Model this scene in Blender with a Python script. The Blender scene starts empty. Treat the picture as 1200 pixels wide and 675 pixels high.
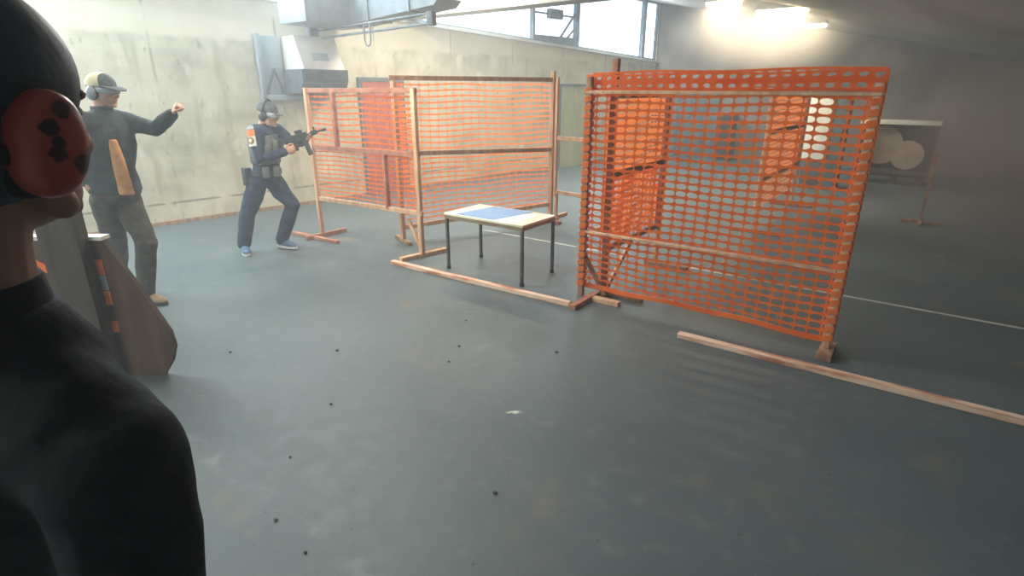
import bpy, bmesh, math, random
from mathutils import Vector, Matrix, noise
random.seed(7)
sc = bpy.context.scene
C = sc.collection
PI = math.pi

# ------------------------------------------------------------------ camera, world, lights
CAM_H, F_PX, PITCH, YAW = 1.7, 650.0, math.radians(19.6), math.radians(36.7)
cam = bpy.data.cameras.new('camera')
cam_ob = bpy.data.objects.new('camera', cam); C.objects.link(cam_ob)
cam.sensor_width = 36; cam.lens = 36 * F_PX / 1200; cam.clip_start = 0.02; cam.clip_end = 200
cam_ob.location = (0, 0, CAM_H); cam_ob.rotation_euler = (PI / 2 - PITCH, 0, YAW)
sc.camera = cam_ob
sc.view_settings.view_transform = 'Standard'; sc.view_settings.look = 'None'
sc.view_settings.gamma = 1; sc.view_settings.use_curve_mapping = False
sc.view_settings.exposure = -0.12
sc.cycles.use_denoising = True
sc.cycles.max_bounces = 8; sc.cycles.volume_bounces = 1
sc.cycles.volume_step_rate = 3.0; sc.cycles.volume_max_steps = 64
sc.cycles.sample_clamp_indirect = 4.0

world = bpy.data.worlds.new('world'); sc.world = world
world.use_nodes = True
bg = world.node_tree.nodes['Background']
bg.inputs['Color'].default_value = (0.80, 0.93, 1.0, 1); bg.inputs['Strength'].default_value = 4.0

def area_light(name, loc, target, sx, sy, power, col):
    l = bpy.data.lights.new(name, 'AREA'); l.shape = 'RECTANGLE'; l.size = sx; l.size_y = sy
    l.energy = power; l.color = col
    o = bpy.data.objects.new(name, l); C.objects.link(o); o.location = loc
    o.rotation_euler = (Vector(target) - Vector(loc)).to_track_quat('-Z', 'Y').to_euler()
    o.visible_camera = False
    return o
WO = Vector((-8.15, 2.5, 0)); WD = Vector((0.13, 1, 0)).normalized(); WN = Vector((WD.y, -WD.x, 0))   # left wall: origin, run, inward normal
WM = Matrix(((WD.x, -WN.x, 0, WO.x), (WD.y, -WN.y, 0, WO.y), (0, 0, 1, 0), (0, 0, 0, 1)))              # wall-local (run, into the wall, up)
def ceil_z(x): return 2.45 - 0.214 * min(x, 1.0) if x > -99 else 0
# unseen area lights added just inside the clerestory to boost its daylight
for s0, s1 in ((-6.5, 0.5), (1.0, 7.4), (9.4, 11.7)):
    m = WM @ Vector(((s0 + s1) / 2, -0.12, 3.3)); t = WM @ Vector(((s0 + s1) / 2, -3.0, 0.9))
    L = area_light('window_fill_light', m, t, (s1 - s0), 0.9, (105 if s0 < 0 else 72) * (s1 - s0), (0.74, 0.90, 1.0) if s0 < 0 else (0.86, 0.95, 1.0))

# ------------------------------------------------------------------ materials
def new_mat(name):
    m = bpy.data.materials.new(name); m.use_nodes = True
    nt = m.node_tree; return m, nt, nt.nodes, nt.links, nt.nodes['Principled BSDF']
def noisy(name, c1, c2, scale=6.0, detail=5, rough=0.75, stretch=(1, 1, 1), bump=0.0, metallic=0.0, c3=None, spec=0.3, lo=0.35, hi=0.65):
    m, nt, N, L, b = new_mat(name)
    tc = N.new('ShaderNodeTexCoord'); mp = N.new('ShaderNodeMapping'); mp.inputs['Scale'].default_value = stretch
    nz = N.new('ShaderNodeTexNoise'); nz.inputs['Scale'].default_value = scale; nz.inputs['Detail'].default_value = detail
    L.new(tc.outputs['Object'], mp.inputs['Vector']); L.new(mp.outputs['Vector'], nz.inputs['Vector'])
    cr = N.new('ShaderNodeValToRGB')
    cr.color_ramp.elements[0].position = lo; cr.color_ramp.elements[0].color = (*c1, 1)
    cr.color_ramp.elements[1].position = hi; cr.color_ramp.elements[1].color = (*c2, 1)
    if c3:
        e = cr.color_ramp.elements.new((lo + hi) / 2); e.color = (*c3, 1)
    L.new(nz.outputs['Fac'], cr.inputs['Fac']); L.new(cr.outputs['Color'], b.inputs['Base Color'])
    b.inputs['Roughness'].default_value = rough; b.inputs['Metallic'].default_value = metallic
    b.inputs['Specular IOR Level'].default_value = spec
    if bump:
        bp = N.new('ShaderNodeBump'); bp.inputs['Strength'].default_value = bump; bp.inputs['Distance'].default_value = 0.02
        L.new(nz.outputs['Fac'], bp.inputs['Height']); L.new(bp.outputs['Normal'], b.inputs['Normal'])
    return m
def glow(name, col, s):
    m, nt, N, L, b = new_mat(name)
    b.inputs['Base Color'].default_value = (*col, 1)
    b.inputs['Emission Color'].default_value = (*col, 1); b.inputs['Emission Strength'].default_value = s
    return m
class G:                                                            # tiny helper for longer node graphs
    def __init__(s, m): s.N = m.node_tree.nodes; s.L = m.node_tree.links
    def put(s, i, v):
        if hasattr(v, 'is_output'): s.L.new(v, i)
        else: i.default_value = v
    def math(s, op, a, b=0.0, c=0.0, clamp=False):
        n = s.N.new('ShaderNodeMath'); n.operation = op; n.use_clamp = clamp
        s.put(n.inputs[0], a); s.put(n.inputs[1], b); s.put(n.inputs[2], c); return n.outputs[0]
    def noise(s, vec, scale, detail=4, stretch=(1, 1, 1), off=(0, 0, 0), rough=0.5):
        mp = s.N.new('ShaderNodeMapping'); mp.inputs['Scale'].default_value = stretch; mp.inputs['Location'].default_value = off
        s.L.new(vec, mp.inputs['Vector'])
        n = s.N.new('ShaderNodeTexNoise'); n.inputs['Scale'].default_value = scale; n.inputs['Detail'].default_value = detail
        n.inputs['Roughness'].default_value = rough
        s.L.new(mp.outputs[0], n.inputs['Vector']); return n.outputs['Fac']
    def ramp(s, f, stops):
        r = s.N.new('ShaderNodeValToRGB'); e = r.color_ramp.elements
        while len(e) < len(stops): e.new(0.5)
        for k, (p, c) in enumerate(stops):
            e[k].position = p; e[k].color = (*c, 1) if len(c) == 3 else c
        s.L.new(f, r.inputs['Fac']); return r.outputs['Color']
    def mix(s, f, a, b, mode='MIX'):
        n = s.N.new('ShaderNodeMix'); n.data_type = 'RGBA'; n.blend_type = mode
        s.put(n.inputs['Factor'], f)
        s.put(n.inputs['A'], a if hasattr(a, 'is_output') else (*a, 1)); s.put(n.inputs['B'], b if hasattr(b, 'is_output') else (*b, 1))
        return n.outputs['Result']
    def step(s, x, lo, hi):                                         # smooth 0..1 between lo and hi
        n = s.N.new('ShaderNodeMapRange'); n.interpolation_type = 'SMOOTHSTEP'
        s.put(n.inputs['Value'], x); n.inputs['From Min'].default_value = lo; n.inputs['From Max'].default_value = hi
        return n.outputs['Result']
    def band(s, x, c, w, soft):                                     # 1 inside |x-c|<w
        return s.step(s.math('ABSOLUTE', s.math('SUBTRACT', x, c)), w + soft, w)

def floor_material():
    m, nt, N, L, b = new_mat('painted_concrete_floor'); g = G(m)
    tc = N.new('ShaderNodeTexCoord').outputs['Object']
    sp = N.new('ShaderNodeSeparateXYZ'); L.new(tc, sp.inputs[0]); X, Y = sp.outputs[0], sp.outputs[1]
    col = g.ramp(g.noise(tc, 0.7, 6), [(0.3, (0.072, 0.097, 0.106)), (0.5, (0.088, 0.115, 0.124)), (0.7, (0.106, 0.133, 0.140))])
    fine = g.noise(tc, 9, 6)
    col = g.mix(g.math('MULTIPLY', g.step(fine, 0.52, 0.75), 0.5), col, (0.150, 0.172, 0.168))
    col = g.mix(g.step(g.noise(tc, 1.7, 5, off=(3, 1, 0)), 0.60, 0.75), col, (0.150, 0.140, 0.115))
    spk = g.noise(tc, 38, 2, off=(5, 5, 0))
    col = g.mix(g.step(spk, 0.735, 0.76), col, (0.035, 0.035, 0.035))
    col = g.mix(g.math('MULTIPLY', g.step(g.noise(tc, 30, 2, off=(9, 2, 0)), 0.78, 0.80), 0.5), col, (0.36, 0.38, 0.36))
    # worn pale streak of paint along the lower left
    d = g.math('SUBTRACT', Y, 0.955)
    st = g.math("MULTIPLY", g.band(d, 0.0, 0.012, 0.06), g.step(g.noise(tc, 6, 5, off=(1, 7, 0)), 0.45, 0.65))
    col = g.mix(g.math('MULTIPLY', st, 0.22), col, (0.33, 0.36, 0.36))
    # painted white line across the hall
    wob = g.math('MULTIPLY_ADD', g.noise(tc, 1.2, 3), 0.02, 5.40)
    ln = g.math('MULTIPLY', g.band(g.math('SUBTRACT', Y, wob), 0.0, 0.014, 0.012), g.step(g.noise(tc, 7, 5), 0.25, 0.50))
    ln = g.math('MULTIPLY', ln, g.step(X, -4.6, -4.3))
    col = g.mix(g.math('MULTIPLY', ln, 0.85), col, (0.62, 0.62, 0.58))
    # one white scrape mark
    sx = g.math('SUBTRACT', X, -1.60); sy = g.math('SUBTRACT', Y, 2.17)
    rr = g.math('SQRT', g.math('ADD', g.math('POWER', g.math('MULTIPLY', g.math('ADD', sx, sy), 12.0), 2), g.math('POWER', g.math('MULTIPLY', g.math('SUBTRACT', sx, sy), 34.0), 2)))
    col = g.mix(g.math('MULTIPLY', g.step(rr, 1.0, 0.5), g.step(g.noise(tc, 25, 4), 0.35, 0.6)), col, (0.55, 0.54, 0.48))
    L.new(col, b.inputs['Base Color'])
    b.inputs['Roughness'].default_value = 0.5; b.inputs['Specular IOR Level'].default_value = 0.35
    L.new(g.math('MULTIPLY_ADD', fine, 0.3, 0.38), b.inputs['Roughness'])
    bp = N.new('ShaderNodeBump'); bp.inputs['Strength'].default_value = 0.12; bp.inputs['Distance'].default_value = 0.01
    L.new(fine, bp.inputs['Height']); L.new(bp.outputs[0], b.inputs['Normal'])
    return m
def wall_material():
    m, nt, N, L, b = new_mat('board_marked_concrete'); g = G(m)
    tc = N.new('ShaderNodeTexCoord').outputs['Object']
    sp = N.new('ShaderNodeSeparateXYZ'); L.new(tc, sp.inputs[0]); S, Z = sp.outputs[0], sp.outputs[2]
    low = g.ramp(g.noise(tc, 1.6, 7, rough=0.6), [(0.32, (0.38, 0.365, 0.275)), (0.5, (0.565, 0.54, 0.415)), (0.7, (0.67, 0.645, 0.52))])
    low = g.mix(g.math('MULTIPLY', g.step(g.noise(tc, 2.4, 5, stretch=(2.2, 1, 0.35)), 0.54, 0.72), 0.55), low, (0.34, 0.31, 0.21))
    low = g.mix(g.math('MULTIPLY', g.step(g.noise(tc, 7.0, 4, stretch=(1.6, 1, 0.8), off=(4, 0, 2)), 0.62, 0.72), 0.6), low, (0.30, 0.275, 0.20))
    low = g.mix(g.math('MULTIPLY', g.step(g.noise(tc, 3.5, 4, stretch=(1, 1, 0.6), off=(8, 0, 1)), 0.56, 0.7), 0.6), low, (0.76, 0.72, 0.58))
    up = g.ramp(g.noise(tc, 2.0, 5, stretch=(1, 1, 0.5)), [(0.3, (0.64, 0.60, 0.47)), (0.7, (0.76, 0.72, 0.58))])
    zz = g.math('MULTIPLY_ADD', g.noise(tc, 3, 3), 0.10, Z)
    col = g.mix(g.step(zz, 2.36, 2.44), low, up)
    seam = g.math('MULTIPLY', g.band(Z, 0.28, 0.008, 0.012), g.step(g.noise(tc, 4, 3), 0.35, 0.5))
    frac = g.math('FRACT', g.math('MULTIPLY', S, 0.62))
    vseam = g.math('MULTIPLY', g.band(frac, 0.5, 0.004, 0.012), g.step(g.noise(tc, 3, 3, off=(2, 2, 2)), 0.4, 0.6))
    col = g.mix(g.math('MULTIPLY', g.math('MAXIMUM', seam, g.math('MULTIPLY', vseam, 0.6)), 0.75), col, (0.16, 0.14, 0.10))
    L.new(col, b.inputs['Base Color']); b.inputs['Roughness'].default_value = 0.9; b.inputs['Specular IOR Level'].default_value = 0.15
    bp = N.new('ShaderNodeBump'); bp.inputs['Strength'].default_value = 0.35; bp.inputs['Distance'].default_value = 0.02
    L.new(g.noise(tc, 12, 5), bp.inputs['Height']); L.new(bp.outputs[0], b.inputs['Normal'])
    return m
def glass_material():
    m, nt, N, L, b = new_mat('window_glass'); N.remove(b)
    t = N.new('ShaderNodeBsdfTransparent'); t.inputs[0].default_value = (0.93, 0.97, 1, 1)
    gl = N.new('ShaderNodeBsdfGlossy'); gl.inputs['Roughness'].default_value = 0.05
    mx = N.new('ShaderNodeMixShader'); mx.inputs[0].default_value = 0.06
    L.new(t.outputs[0], mx.inputs[1]); L.new(gl.outputs[0], mx.inputs[2]); L.new(mx.outputs[0], N['Material Output'].inputs['Surface'])
    return m
M = {}
M['floor'] = floor_material(); M['wall'] = wall_material(); M['glass'] = glass_material()
M['farwall'] = noisy('grey_rendered_wall', (0.150, 0.128, 0.112), (0.235, 0.205, 0.180), 1.4, 7, 0.9, bump=0.2)
M['ceiling'] = noisy('ceiling_boards', (0.34, 0.32, 0.29), (0.46, 0.44, 0.41), 1.0, 5, 0.9, stretch=(1, 0.3, 1))
M['beam'] = noisy('painted_beam', (0.40, 0.42, 0.43), (0.52, 0.54, 0.55), 2, 4, 0.8)
M['frame_steel'] = noisy('window_steel', (0.10, 0.12, 0.15), (0.16, 0.19, 0.23), 8, 3, 0.6)
M['sill'] = noisy('sill_stone', (0.50, 0.49, 0.44), (0.62, 0.61, 0.56), 5, 4, 0.8)
M['wood'] = noisy('pale_raw_timber', (0.52, 0.29, 0.165), (0.72, 0.46, 0.29), 3, 6, 0.7, stretch=(6, 6, 1.2), bump=0.1)
M['wood_red'] = noisy('red_stained_timber', (0.30, 0.105, 0.062), (0.46, 0.21, 0.13), 4, 6, 0.7, stretch=(3, 3, 3), bump=0.1)
M['wood_dark'] = noisy('weathered_timber', (0.25, 0.13, 0.075), (0.42, 0.25, 0.15), 4, 6, 0.75, stretch=(5, 5, 1.2), bump=0.1)
M['plank'] = noisy('worn_plank', (0.46, 0.16, 0.09), (0.80, 0.56, 0.42), 3.2, 6, 0.7, stretch=(0.9, 6, 6), c3=(0.66, 0.38, 0.26), bump=0.15, lo=0.36, hi=0.56)
M['net'] = noisy('orange_safety_mesh', (0.93, 0.235, 0.045), (0.97, 0.32, 0.085), 9, 3, 0.45, spec=0.4)
def leafy(m, col, f):                                                # thin plastic lets light through
    nt = m.node_tree; N, L = nt.nodes, nt.links; b = N['Principled BSDF']
    t = N.new('ShaderNodeBsdfTranslucent'); t.inputs[0].default_value = (*col, 1)
    mx = N.new('ShaderNodeMixShader'); mx.inputs[0].default_value = f
    L.new(b.outputs[0], mx.inputs[1]); L.new(t.outputs[0], mx.inputs[2]); L.new(mx.outputs[0], N['Material Output'].inputs['Surface'])
leafy(M['net'], (0.98, 0.40, 0.11), 0.55)
M['laminate'] = noisy('cream_laminate', (0.72, 0.68, 0.50), (0.80, 0.76, 0.60), 4, 4, 0.35, spec=0.5)
M['bluemat'] = noisy('blue_mat', (0.155, 0.28, 0.50), (0.19, 0.33, 0.56), 9, 3, 0.6)
M['glare'] = noisy('glare_white', (0.82, 0.82, 0.80), (0.88, 0.88, 0.86), 5, 3, 0.6)  # white for the painted glare on the tabletop
M['steel'] = noisy('dark_grey_steel', (0.075, 0.085, 0.09), (0.13, 0.14, 0.145), 9, 4, 0.45, metallic=0.4)
M['edge'] = noisy('brown_table_edge', (0.20, 0.15, 0.10), (0.30, 0.23, 0.16), 9, 4, 0.5)
M['reddoor'] = noisy('faded_red_door', (0.42, 0.095, 0.06), (0.54, 0.15, 0.10), 2.5, 5, 0.6)
M['greendoor'] = noisy('pale_green_door', (0.36, 0.40, 0.25), (0.45, 0.48, 0.32), 2, 5, 0.6)
M['bluepanel'] = noisy('blue_grey_panel', (0.075, 0.100, 0.108), (0.11, 0.14, 0.148), 3, 4, 0.6)
M['black'] = noisy('matt_black', (0.012, 0.012, 0.013), (0.028, 0.028, 0.03), 8, 4, 0.6)
M['heater'] = noisy('white_enamel', (0.62, 0.63, 0.62), (0.72, 0.73, 0.72), 6, 3, 0.4, spec=0.5)
M['heatgrey'] = noisy('blue_grey_enamel', (0.27, 0.33, 0.38), (0.36, 0.42, 0.47), 5, 3, 0.5)
M['louvre'] = noisy('dark_louvre', (0.085, 0.105, 0.125), (0.13, 0.155, 0.18), 10, 3, 0.5)
M['lamp'] = glow('lamp_glass', (1.0, 0.80, 0.50), 40.0)
M['white'] = noisy('white_board', (0.70, 0.70, 0.64), (0.80, 0.80, 0.74), 4, 3, 0.6)
M['disc'] = noisy('beige_disc', (0.36, 0.27, 0.20), (0.46, 0.36, 0.27), 6, 4, 0.8)
M['rack'] = noisy('dark_brown_rack', (0.055, 0.042, 0.040), (0.09, 0.07, 0.065), 5, 4, 0.7)
M['ply'] = noisy('brown_plywood', (0.075, 0.045, 0.034), (0.115, 0.073, 0.056), 3, 6, 0.75, stretch=(5, 5, 1), bump=0.1)
M['plygrey'] = noisy('grey_brown_board', (0.055, 0.046, 0.040), (0.085, 0.072, 0.062), 3, 6, 0.8, stretch=(5, 5, 1))
M['tape_or'] = noisy('orange_tape', (0.85, 0.16, 0.03), (0.95, 0.24, 0.06), 20, 3, 0.5)
M['tape_gr'] = noisy('grey_tape', (0.30, 0.32, 0.32), (0.38, 0.40, 0.40), 20, 3, 0.5)
M['skin'] = noisy('skin', (0.46, 0.245, 0.165), (0.60, 0.345, 0.24), 14, 5, 0.55, spec=0.35)
M['skin_near'] = noisy('tanned_skin', (0.31, 0.185, 0.135), (0.40, 0.25, 0.19), 22, 6, 0.6, spec=0.3, bump=0.05)
M['navy'] = noisy('navy_cloth', (0.020, 0.034, 0.070), (0.042, 0.062, 0.110), 14, 6, 0.9, bump=0.15, spec=0.1)
M['vest'] = noisy('grey_green_vest', (0.085, 0.098, 0.10), (0.16, 0.175, 0.17), 16, 5, 0.85, spec=0.15)
M['belt'] = noisy('grey_green_pouch', (0.12, 0.14, 0.13), (0.20, 0.22, 0.20), 18, 4, 0.8)
M['jacket'] = noisy('dark_slate_jacket', (0.030, 0.044, 0.050), (0.062, 0.080, 0.086), 12, 6, 0.85, bump=0.15, spec=0.15)
M['lining'] = noisy('tan_orange_shirt', (0.46, 0.21, 0.075), (0.60, 0.31, 0.13), 14, 5, 0.85)
M['olive'] = noisy('olive_grey_cloth', (0.050, 0.046, 0.038), (0.098, 0.088, 0.070), 12, 6, 0.9, bump=0.15, spec=0.1)
M['shoe_tan'] = noisy('tan_suede', (0.24, 0.17, 0.11), (0.34, 0.26, 0.17), 18, 5, 0.9)
M['shoe_blue'] = noisy('blue_shoe', (0.06, 0.11, 0.20), (0.11, 0.18, 0.30), 20, 4, 0.8)
M['sole'] = noisy('white_sole', (0.62, 0.62, 0.60), (0.72, 0.72, 0.70), 12, 3, 0.7)
M['soledark'] = noisy('dark_sole', (0.02, 0.02, 0.02), (0.04, 0.04, 0.04), 12, 3, 0.8)
M['hairdark'] = noisy('dark_cap_cloth', (0.030, 0.052, 0.075), (0.046, 0.075, 0.105), 30, 5, 0.6, bump=0.1, spec=0.3)
M['blackshirt'] = noisy('black_knit', (0.014, 0.018, 0.027), (0.028, 0.034, 0.045), 26, 6, 0.85, bump=0.2, spec=0.2)
M['jeans'] = noisy('dark_jeans', (0.02, 0.025, 0.04), (0.04, 0.05, 0.07), 26, 6, 0.9)
M['capcream'] = noisy('cream_cap_cloth', (0.62, 0.55, 0.36), (0.74, 0.68, 0.48), 20, 4, 0.85)
M['capdark'] = noisy('slate_cap_cloth', (0.06, 0.08, 0.09), (0.11, 0.13, 0.14), 20, 4, 0.85)
M['muff'] = noisy('grey_muff_shell', (0.20, 0.25, 0.29), (0.34, 0.40, 0.44), 14, 3, 0.3, spec=0.6)
M['lens'] = noisy('pale_visor', (0.34, 0.40, 0.43), (0.46, 0.52, 0.55), 14, 3, 0.2, spec=0.6)
M['gun'] = noisy('gunmetal', (0.018, 0.024, 0.026), (0.045, 0.055, 0.058), 22, 4, 0.45, spec=0.4)
M['badge_or'] = noisy('orange_badge', (0.62, 0.19, 0.06), (0.74, 0.27, 0.10), 30, 3, 0.8)
M['badge_wh'] = noisy('white_badge', (0.62, 0.62, 0.58), (0.74, 0.74, 0.70), 30, 3, 0.8)
M['badge_br'] = noisy('brown_badge', (0.20, 0.12, 0.05), (0.32, 0.20, 0.09), 60, 3, 0.8)
M['crumb'] = noisy('dark_crumb', (0.05, 0.05, 0.048), (0.09, 0.085, 0.08), 60, 3, 0.9)
M['pipe'] = noisy('grey_pipe', (0.17, 0.21, 0.25), (0.25, 0.29, 0.33), 9, 3, 0.5)
def muff_red(spots):
    m, nt, N, L, b = new_mat('red_ear_cup_with_dark_blotches'); g = G(m)
    tc = N.new('ShaderNodeTexCoord').outputs['Object']; d = None
    wob = g.math('MULTIPLY', g.math('SUBTRACT', g.noise(tc, 130, 2), 0.5), 0.007)
    for p, r in spots:
        v = N.new('ShaderNodeVectorMath'); v.operation = 'DISTANCE'; L.new(tc, v.inputs[0]); v.inputs[1].default_value = p
        q = g.math('SUBTRACT', g.math('ADD', v.outputs['Value'], wob), r); d = q if d is None else g.math('MINIMUM', d, q)
    col = g.mix(g.step(d, 0.002, -0.001), g.ramp(g.noise(tc, 9, 4), [(0.3, (0.34, 0.050, 0.045)), (0.7, (0.44, 0.085, 0.055))]), (0.035, 0.018, 0.020))
    L.new(col, b.inputs['Base Color']); b.inputs['Roughness'].default_value = 0.42
    return m


# ------------------------------------------------------------------ builders
XF = {}
def thing(name, label, cat, loc=(0, 0, 0), group=None, mat=None):
    o = bpy.data.objects.new(name, None); C.objects.link(o); o.empty_display_size = 0.1
    mw = mat.copy() if mat else Matrix.Translation(loc)
    o.matrix_basis = mw; XF[o] = mw
    o['label'] = label; o['category'] = cat
    if group: o['group'] = group
    return o
def root_of(o):
    while o.parent: o = o.parent
    return o
def link(name, me, parent=None, local=False):
    o = bpy.data.objects.new(name, me); C.objects.link(o)
    if parent:
        if not local: me.transform(XF[root_of(parent)].inverted())
        o.parent = parent
    return o
def obj(name, bm, mat, parent=None, local=False, smooth=True, angle=40):
    me = bpy.data.meshes.new(name)
    bmesh.ops.recalc_face_normals(bm, faces=bm.faces)
    bm.to_mesh(me); bm.free()
    for m in (mat if isinstance(mat, (list, tuple)) else [mat]): me.materials.append(m)
    if smooth:
        for p in me.polygons: p.use_smooth = True
        me.set_sharp_from_angle(angle=math.radians(angle))
    return link(name, me, parent, local)
def tag(o, label, cat, group=None, kind=None):
    if label: o['label'] = label
    if cat: o['category'] = cat
    if group: o['group'] = group
    if kind: o['kind'] = kind
    if o.parent is None and o not in XF and o.type == 'MESH': base_origin(o)
    return o
def base_origin(o):                                                 # move a single-mesh thing's origin to its own foot
    vs = [v.co for v in o.data.vertices]
    c = Vector(((min(v.x for v in vs) + max(v.x for v in vs)) / 2, (min(v.y for v in vs) + max(v.y for v in vs)) / 2, min(v.z for v in vs)))
    o.data.transform(Matrix.Translation(-c)); o.location = o.location + c
def struct(name, bm, mat, smooth=False, mw=None):
    o = obj(name, bm, mat, smooth=smooth)
    o['kind'] = 'structure'; o['label'] = name.replace('_', ' '); o['category'] = name.split('_')[0]
    if mw: o.matrix_basis = mw; XF[o] = mw
    else: XF[o] = Matrix.Identity(4)
    return o
def B(): return bmesh.new()
def box(bm, lo, hi, bev=0.0, mi=0):
    lo, hi = Vector(lo), Vector(hi)
    r = bmesh.ops.create_cube(bm, size=1.0)
    bmesh.ops.scale(bm, vec=hi - lo, verts=r['verts']); bmesh.ops.translate(bm, vec=(lo + hi) / 2, verts=r['verts'])
    fs = {f for v in r['verts'] for f in v.link_faces}
    for f in fs: f.material_index = mi
    if bev:
        es = {e for v in r['verts'] for e in v.link_edges}
        q = bmesh.ops.bevel(bm, geom=list(es), offset=bev, segments=2, affect='EDGES', profile=0.6)
        for f in q['faces']: f.material_index = mi
    return bm
def beam(bm, a, b, w, t, up=(0, 0, 1), bev=0.003):                  # rectangular bar a->b; w across, t along up
    a, b, up = Vector(a), Vector(b), Vector(up)
    d = (b - a); L = d.length; d.normalize()
    if abs(d.dot(up)) > 0.95: up = Vector((0, 1, 0))
    s = d.cross(up).normalized(); u = s.cross(d)
    r = bmesh.ops.create_cube(bm, size=1.0); vs = r['verts']
    bmesh.ops.scale(bm, vec=(L, w, t), verts=vs)
    m = Matrix((( d.x, s.x, u.x, 0), (d.y, s.y, u.y, 0), (d.z, s.z, u.z, 0), (0, 0, 0, 1)))
    bmesh.ops.transform(bm, matrix=Matrix.Translation((a + b) / 2) @ m, verts=vs)
    if bev:
        es = {e for v in vs for e in v.link_edges}
        bmesh.ops.bevel(bm, geom=list(es), offset=bev, segments=1, affect='EDGES')
    return bm
def tube(bm, pts, rad, seg=14, squash=None, ref=(0, 0, 1), cap=True):
    """loft along pts; rad: radius or (across, depth) per point; depth lies along ref made square to the path"""
    pts = [Vector(p) for p in pts]; n = len(pts)
    rings = []
    for i, p in enumerate(pts):
        t = (pts[min(i + 1, n - 1)] - pts[max(i - 1, 0)]).normalized()
        rf = Vector(ref)
        if abs(t.dot(rf)) > 0.97: rf = Vector((0, 1, 0)) if abs(t.y) < 0.9 else Vector((1, 0, 0))
        s = t.cross(rf).normalized(); u = s.cross(t)
        r = rad[i] if isinstance(rad, (list, tuple)) else rad
        ra, rb = (r if isinstance(r, (list, tuple)) else (r, r))
        rings.append([bm.verts.new(p + s * math.cos(k * 2 * PI / seg) * ra + u * math.sin(k * 2 * PI / seg) * rb) for k in range(seg)])
    for i in range(n - 1):
        for k in range(seg):
            bm.faces.new((rings[i][k], rings[i][(k + 1) % seg], rings[i + 1][(k + 1) % seg], rings[i + 1][k]))
    if cap:
        bm.faces.new(rings[0][::-1]); bm.faces.new(rings[-1])
    return bm
def limb(bm, pts, rad, seg=14, ref=(0, 0, 1)):                      # tube with round ends, path smoothed
    tube(bm, pts, rad, seg, ref=ref)
    for p, r in ((pts[0], rad[0]), (pts[-1], rad[-1])):
        q = min(r) if isinstance(r, (list, tuple)) else r
        ball(bm, p, (q, q, q))
    return bm
def ball(bm, c, r, rot=None, seg=16):
    q = bmesh.ops.create_uvsphere(bm, u_segments=seg, v_segments=max(8, seg * 2 // 3), radius=1.0)
    m = Matrix.Translation(Vector(c)) @ (rot.to_4x4() if rot else Matrix.Identity(4)) @ Matrix.Diagonal((*r, 1))
    bmesh.ops.transform(bm, matrix=m, verts=q['verts']); return bm
def cyl(bm, a, b, r, seg=20): return tube(bm, [a, b], r, seg)
def disc_between(bm, a, b, r, seg=28): return tube(bm, [a, b], r, seg)
def prism(bm, pts, off, mi=0):                                      # polygon (3-D points) extruded by off
    a = [bm.verts.new(Vector(p)) for p in pts]; b = [bm.verts.new(Vector(p) + Vector(off)) for p in pts]
    fs = [bm.faces.new(a), bm.faces.new(b[::-1])]
    n = len(a)
    for i in range(n): fs.append(bm.faces.new((a[i], b[i], b[(i + 1) % n], a[(i + 1) % n])))
    for f in fs: f.material_index = mi
    return bm
def fuse(bm, voxel, smooth=4, fold=0.0, fscale=9.0, fstretch=(1, 1, 1)):
    """one continuous skin over everything in bm"""
    me = bpy.data.meshes.new('tmp'); bmesh.ops.recalc_face_normals(bm, faces=bm.faces); bm.to_mesh(me); bm.free()
    o = bpy.data.objects.new('tmp', me); C.objects.link(o)
    r = o.modifiers.new('r', 'REMESH'); r.mode = 'VOXEL'; r.voxel_size = voxel
    s = o.modifiers.new('s', 'SMOOTH'); s.factor = 0.5; s.iterations = smooth
    dg = bpy.context.evaluated_depsgraph_get(); dg.update()
    me2 = bpy.data.meshes.new_from_object(o.evaluated_get(dg))
    bpy.data.objects.remove(o); bpy.data.meshes.remove(me)
    nb = bmesh.new(); nb.from_mesh(me2); bpy.data.meshes.remove(me2)
    if fold:
        nb.normal_update()
        for v in nb.verts:
            q = Vector((v.co.x * fstretch[0], v.co.y * fstretch[1], v.co.z * fstretch[2])) * fscale
            v.co += v.normal * fold * (1 - 2.2 * abs(noise.noise(q)) + 0.5 * noise.noise(q * 2.3))
    return nb
# a pixel of the 1200x675 frame at a known distance along the viewing direction becomes a place in the hall
FW = Vector((-math.sin(YAW), math.cos(YAW), 0)); RT = Vector((math.cos(YAW), math.sin(YAW), 0))
def at(px, py, g):
    u = (px - 600) / F_PX; v = (337.5 - py) / F_PX
    d = RT * u + FW * (math.cos(PITCH) + v * math.sin(PITCH)) + Vector((0, 0, -math.sin(PITCH) + v * math.cos(PITCH)))
    return Vector((0, 0, CAM_H)) + d * (g / d.dot(FW))

# ------------------------------------------------------------------ the hall
X0, X1, Y0, Y1 = -9.2, 4.2, -5.2, 15.2
bm = B(); box(bm, (X0 - 0.4, Y0, -0.12), (X1, Y1 + 0.3, 0)); struct('floor', bm, M['floor'])
HEAD = 3.86
def sill(s): return 3.02 - 0.045 * s
bm = B()
prism(bm, [(-7.9, 0, 0), (13.1, 0, 0), (13.1, 0, sill(13.1)), (-7.9, 0, sill(-7.9))], (0, 0.35, 0)); box(bm, (-7.9, 0, HEAD), (13.1, 0.35, 4.75))
for s0, s1 in ((-7.9, -7.2), (-3.6, -3.3), (0.55, 0.85), (4.6, 4.85), (12.78, 13.1)): box(bm, (s0, 0, sill(s1) - 0.02), (s1, 0.09, HEAD + 0.01))
struct('wall_left', bm, M['wall'], mw=WM)
bm = B(); box(bm, (-6.62, 0, 0), (X1 + 0.2, 0.3, 4.6)); bmesh.ops.translate(bm, vec=(0, Y1, 0), verts=bm.verts); struct('wall_far', bm, M['farwall'])
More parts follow.
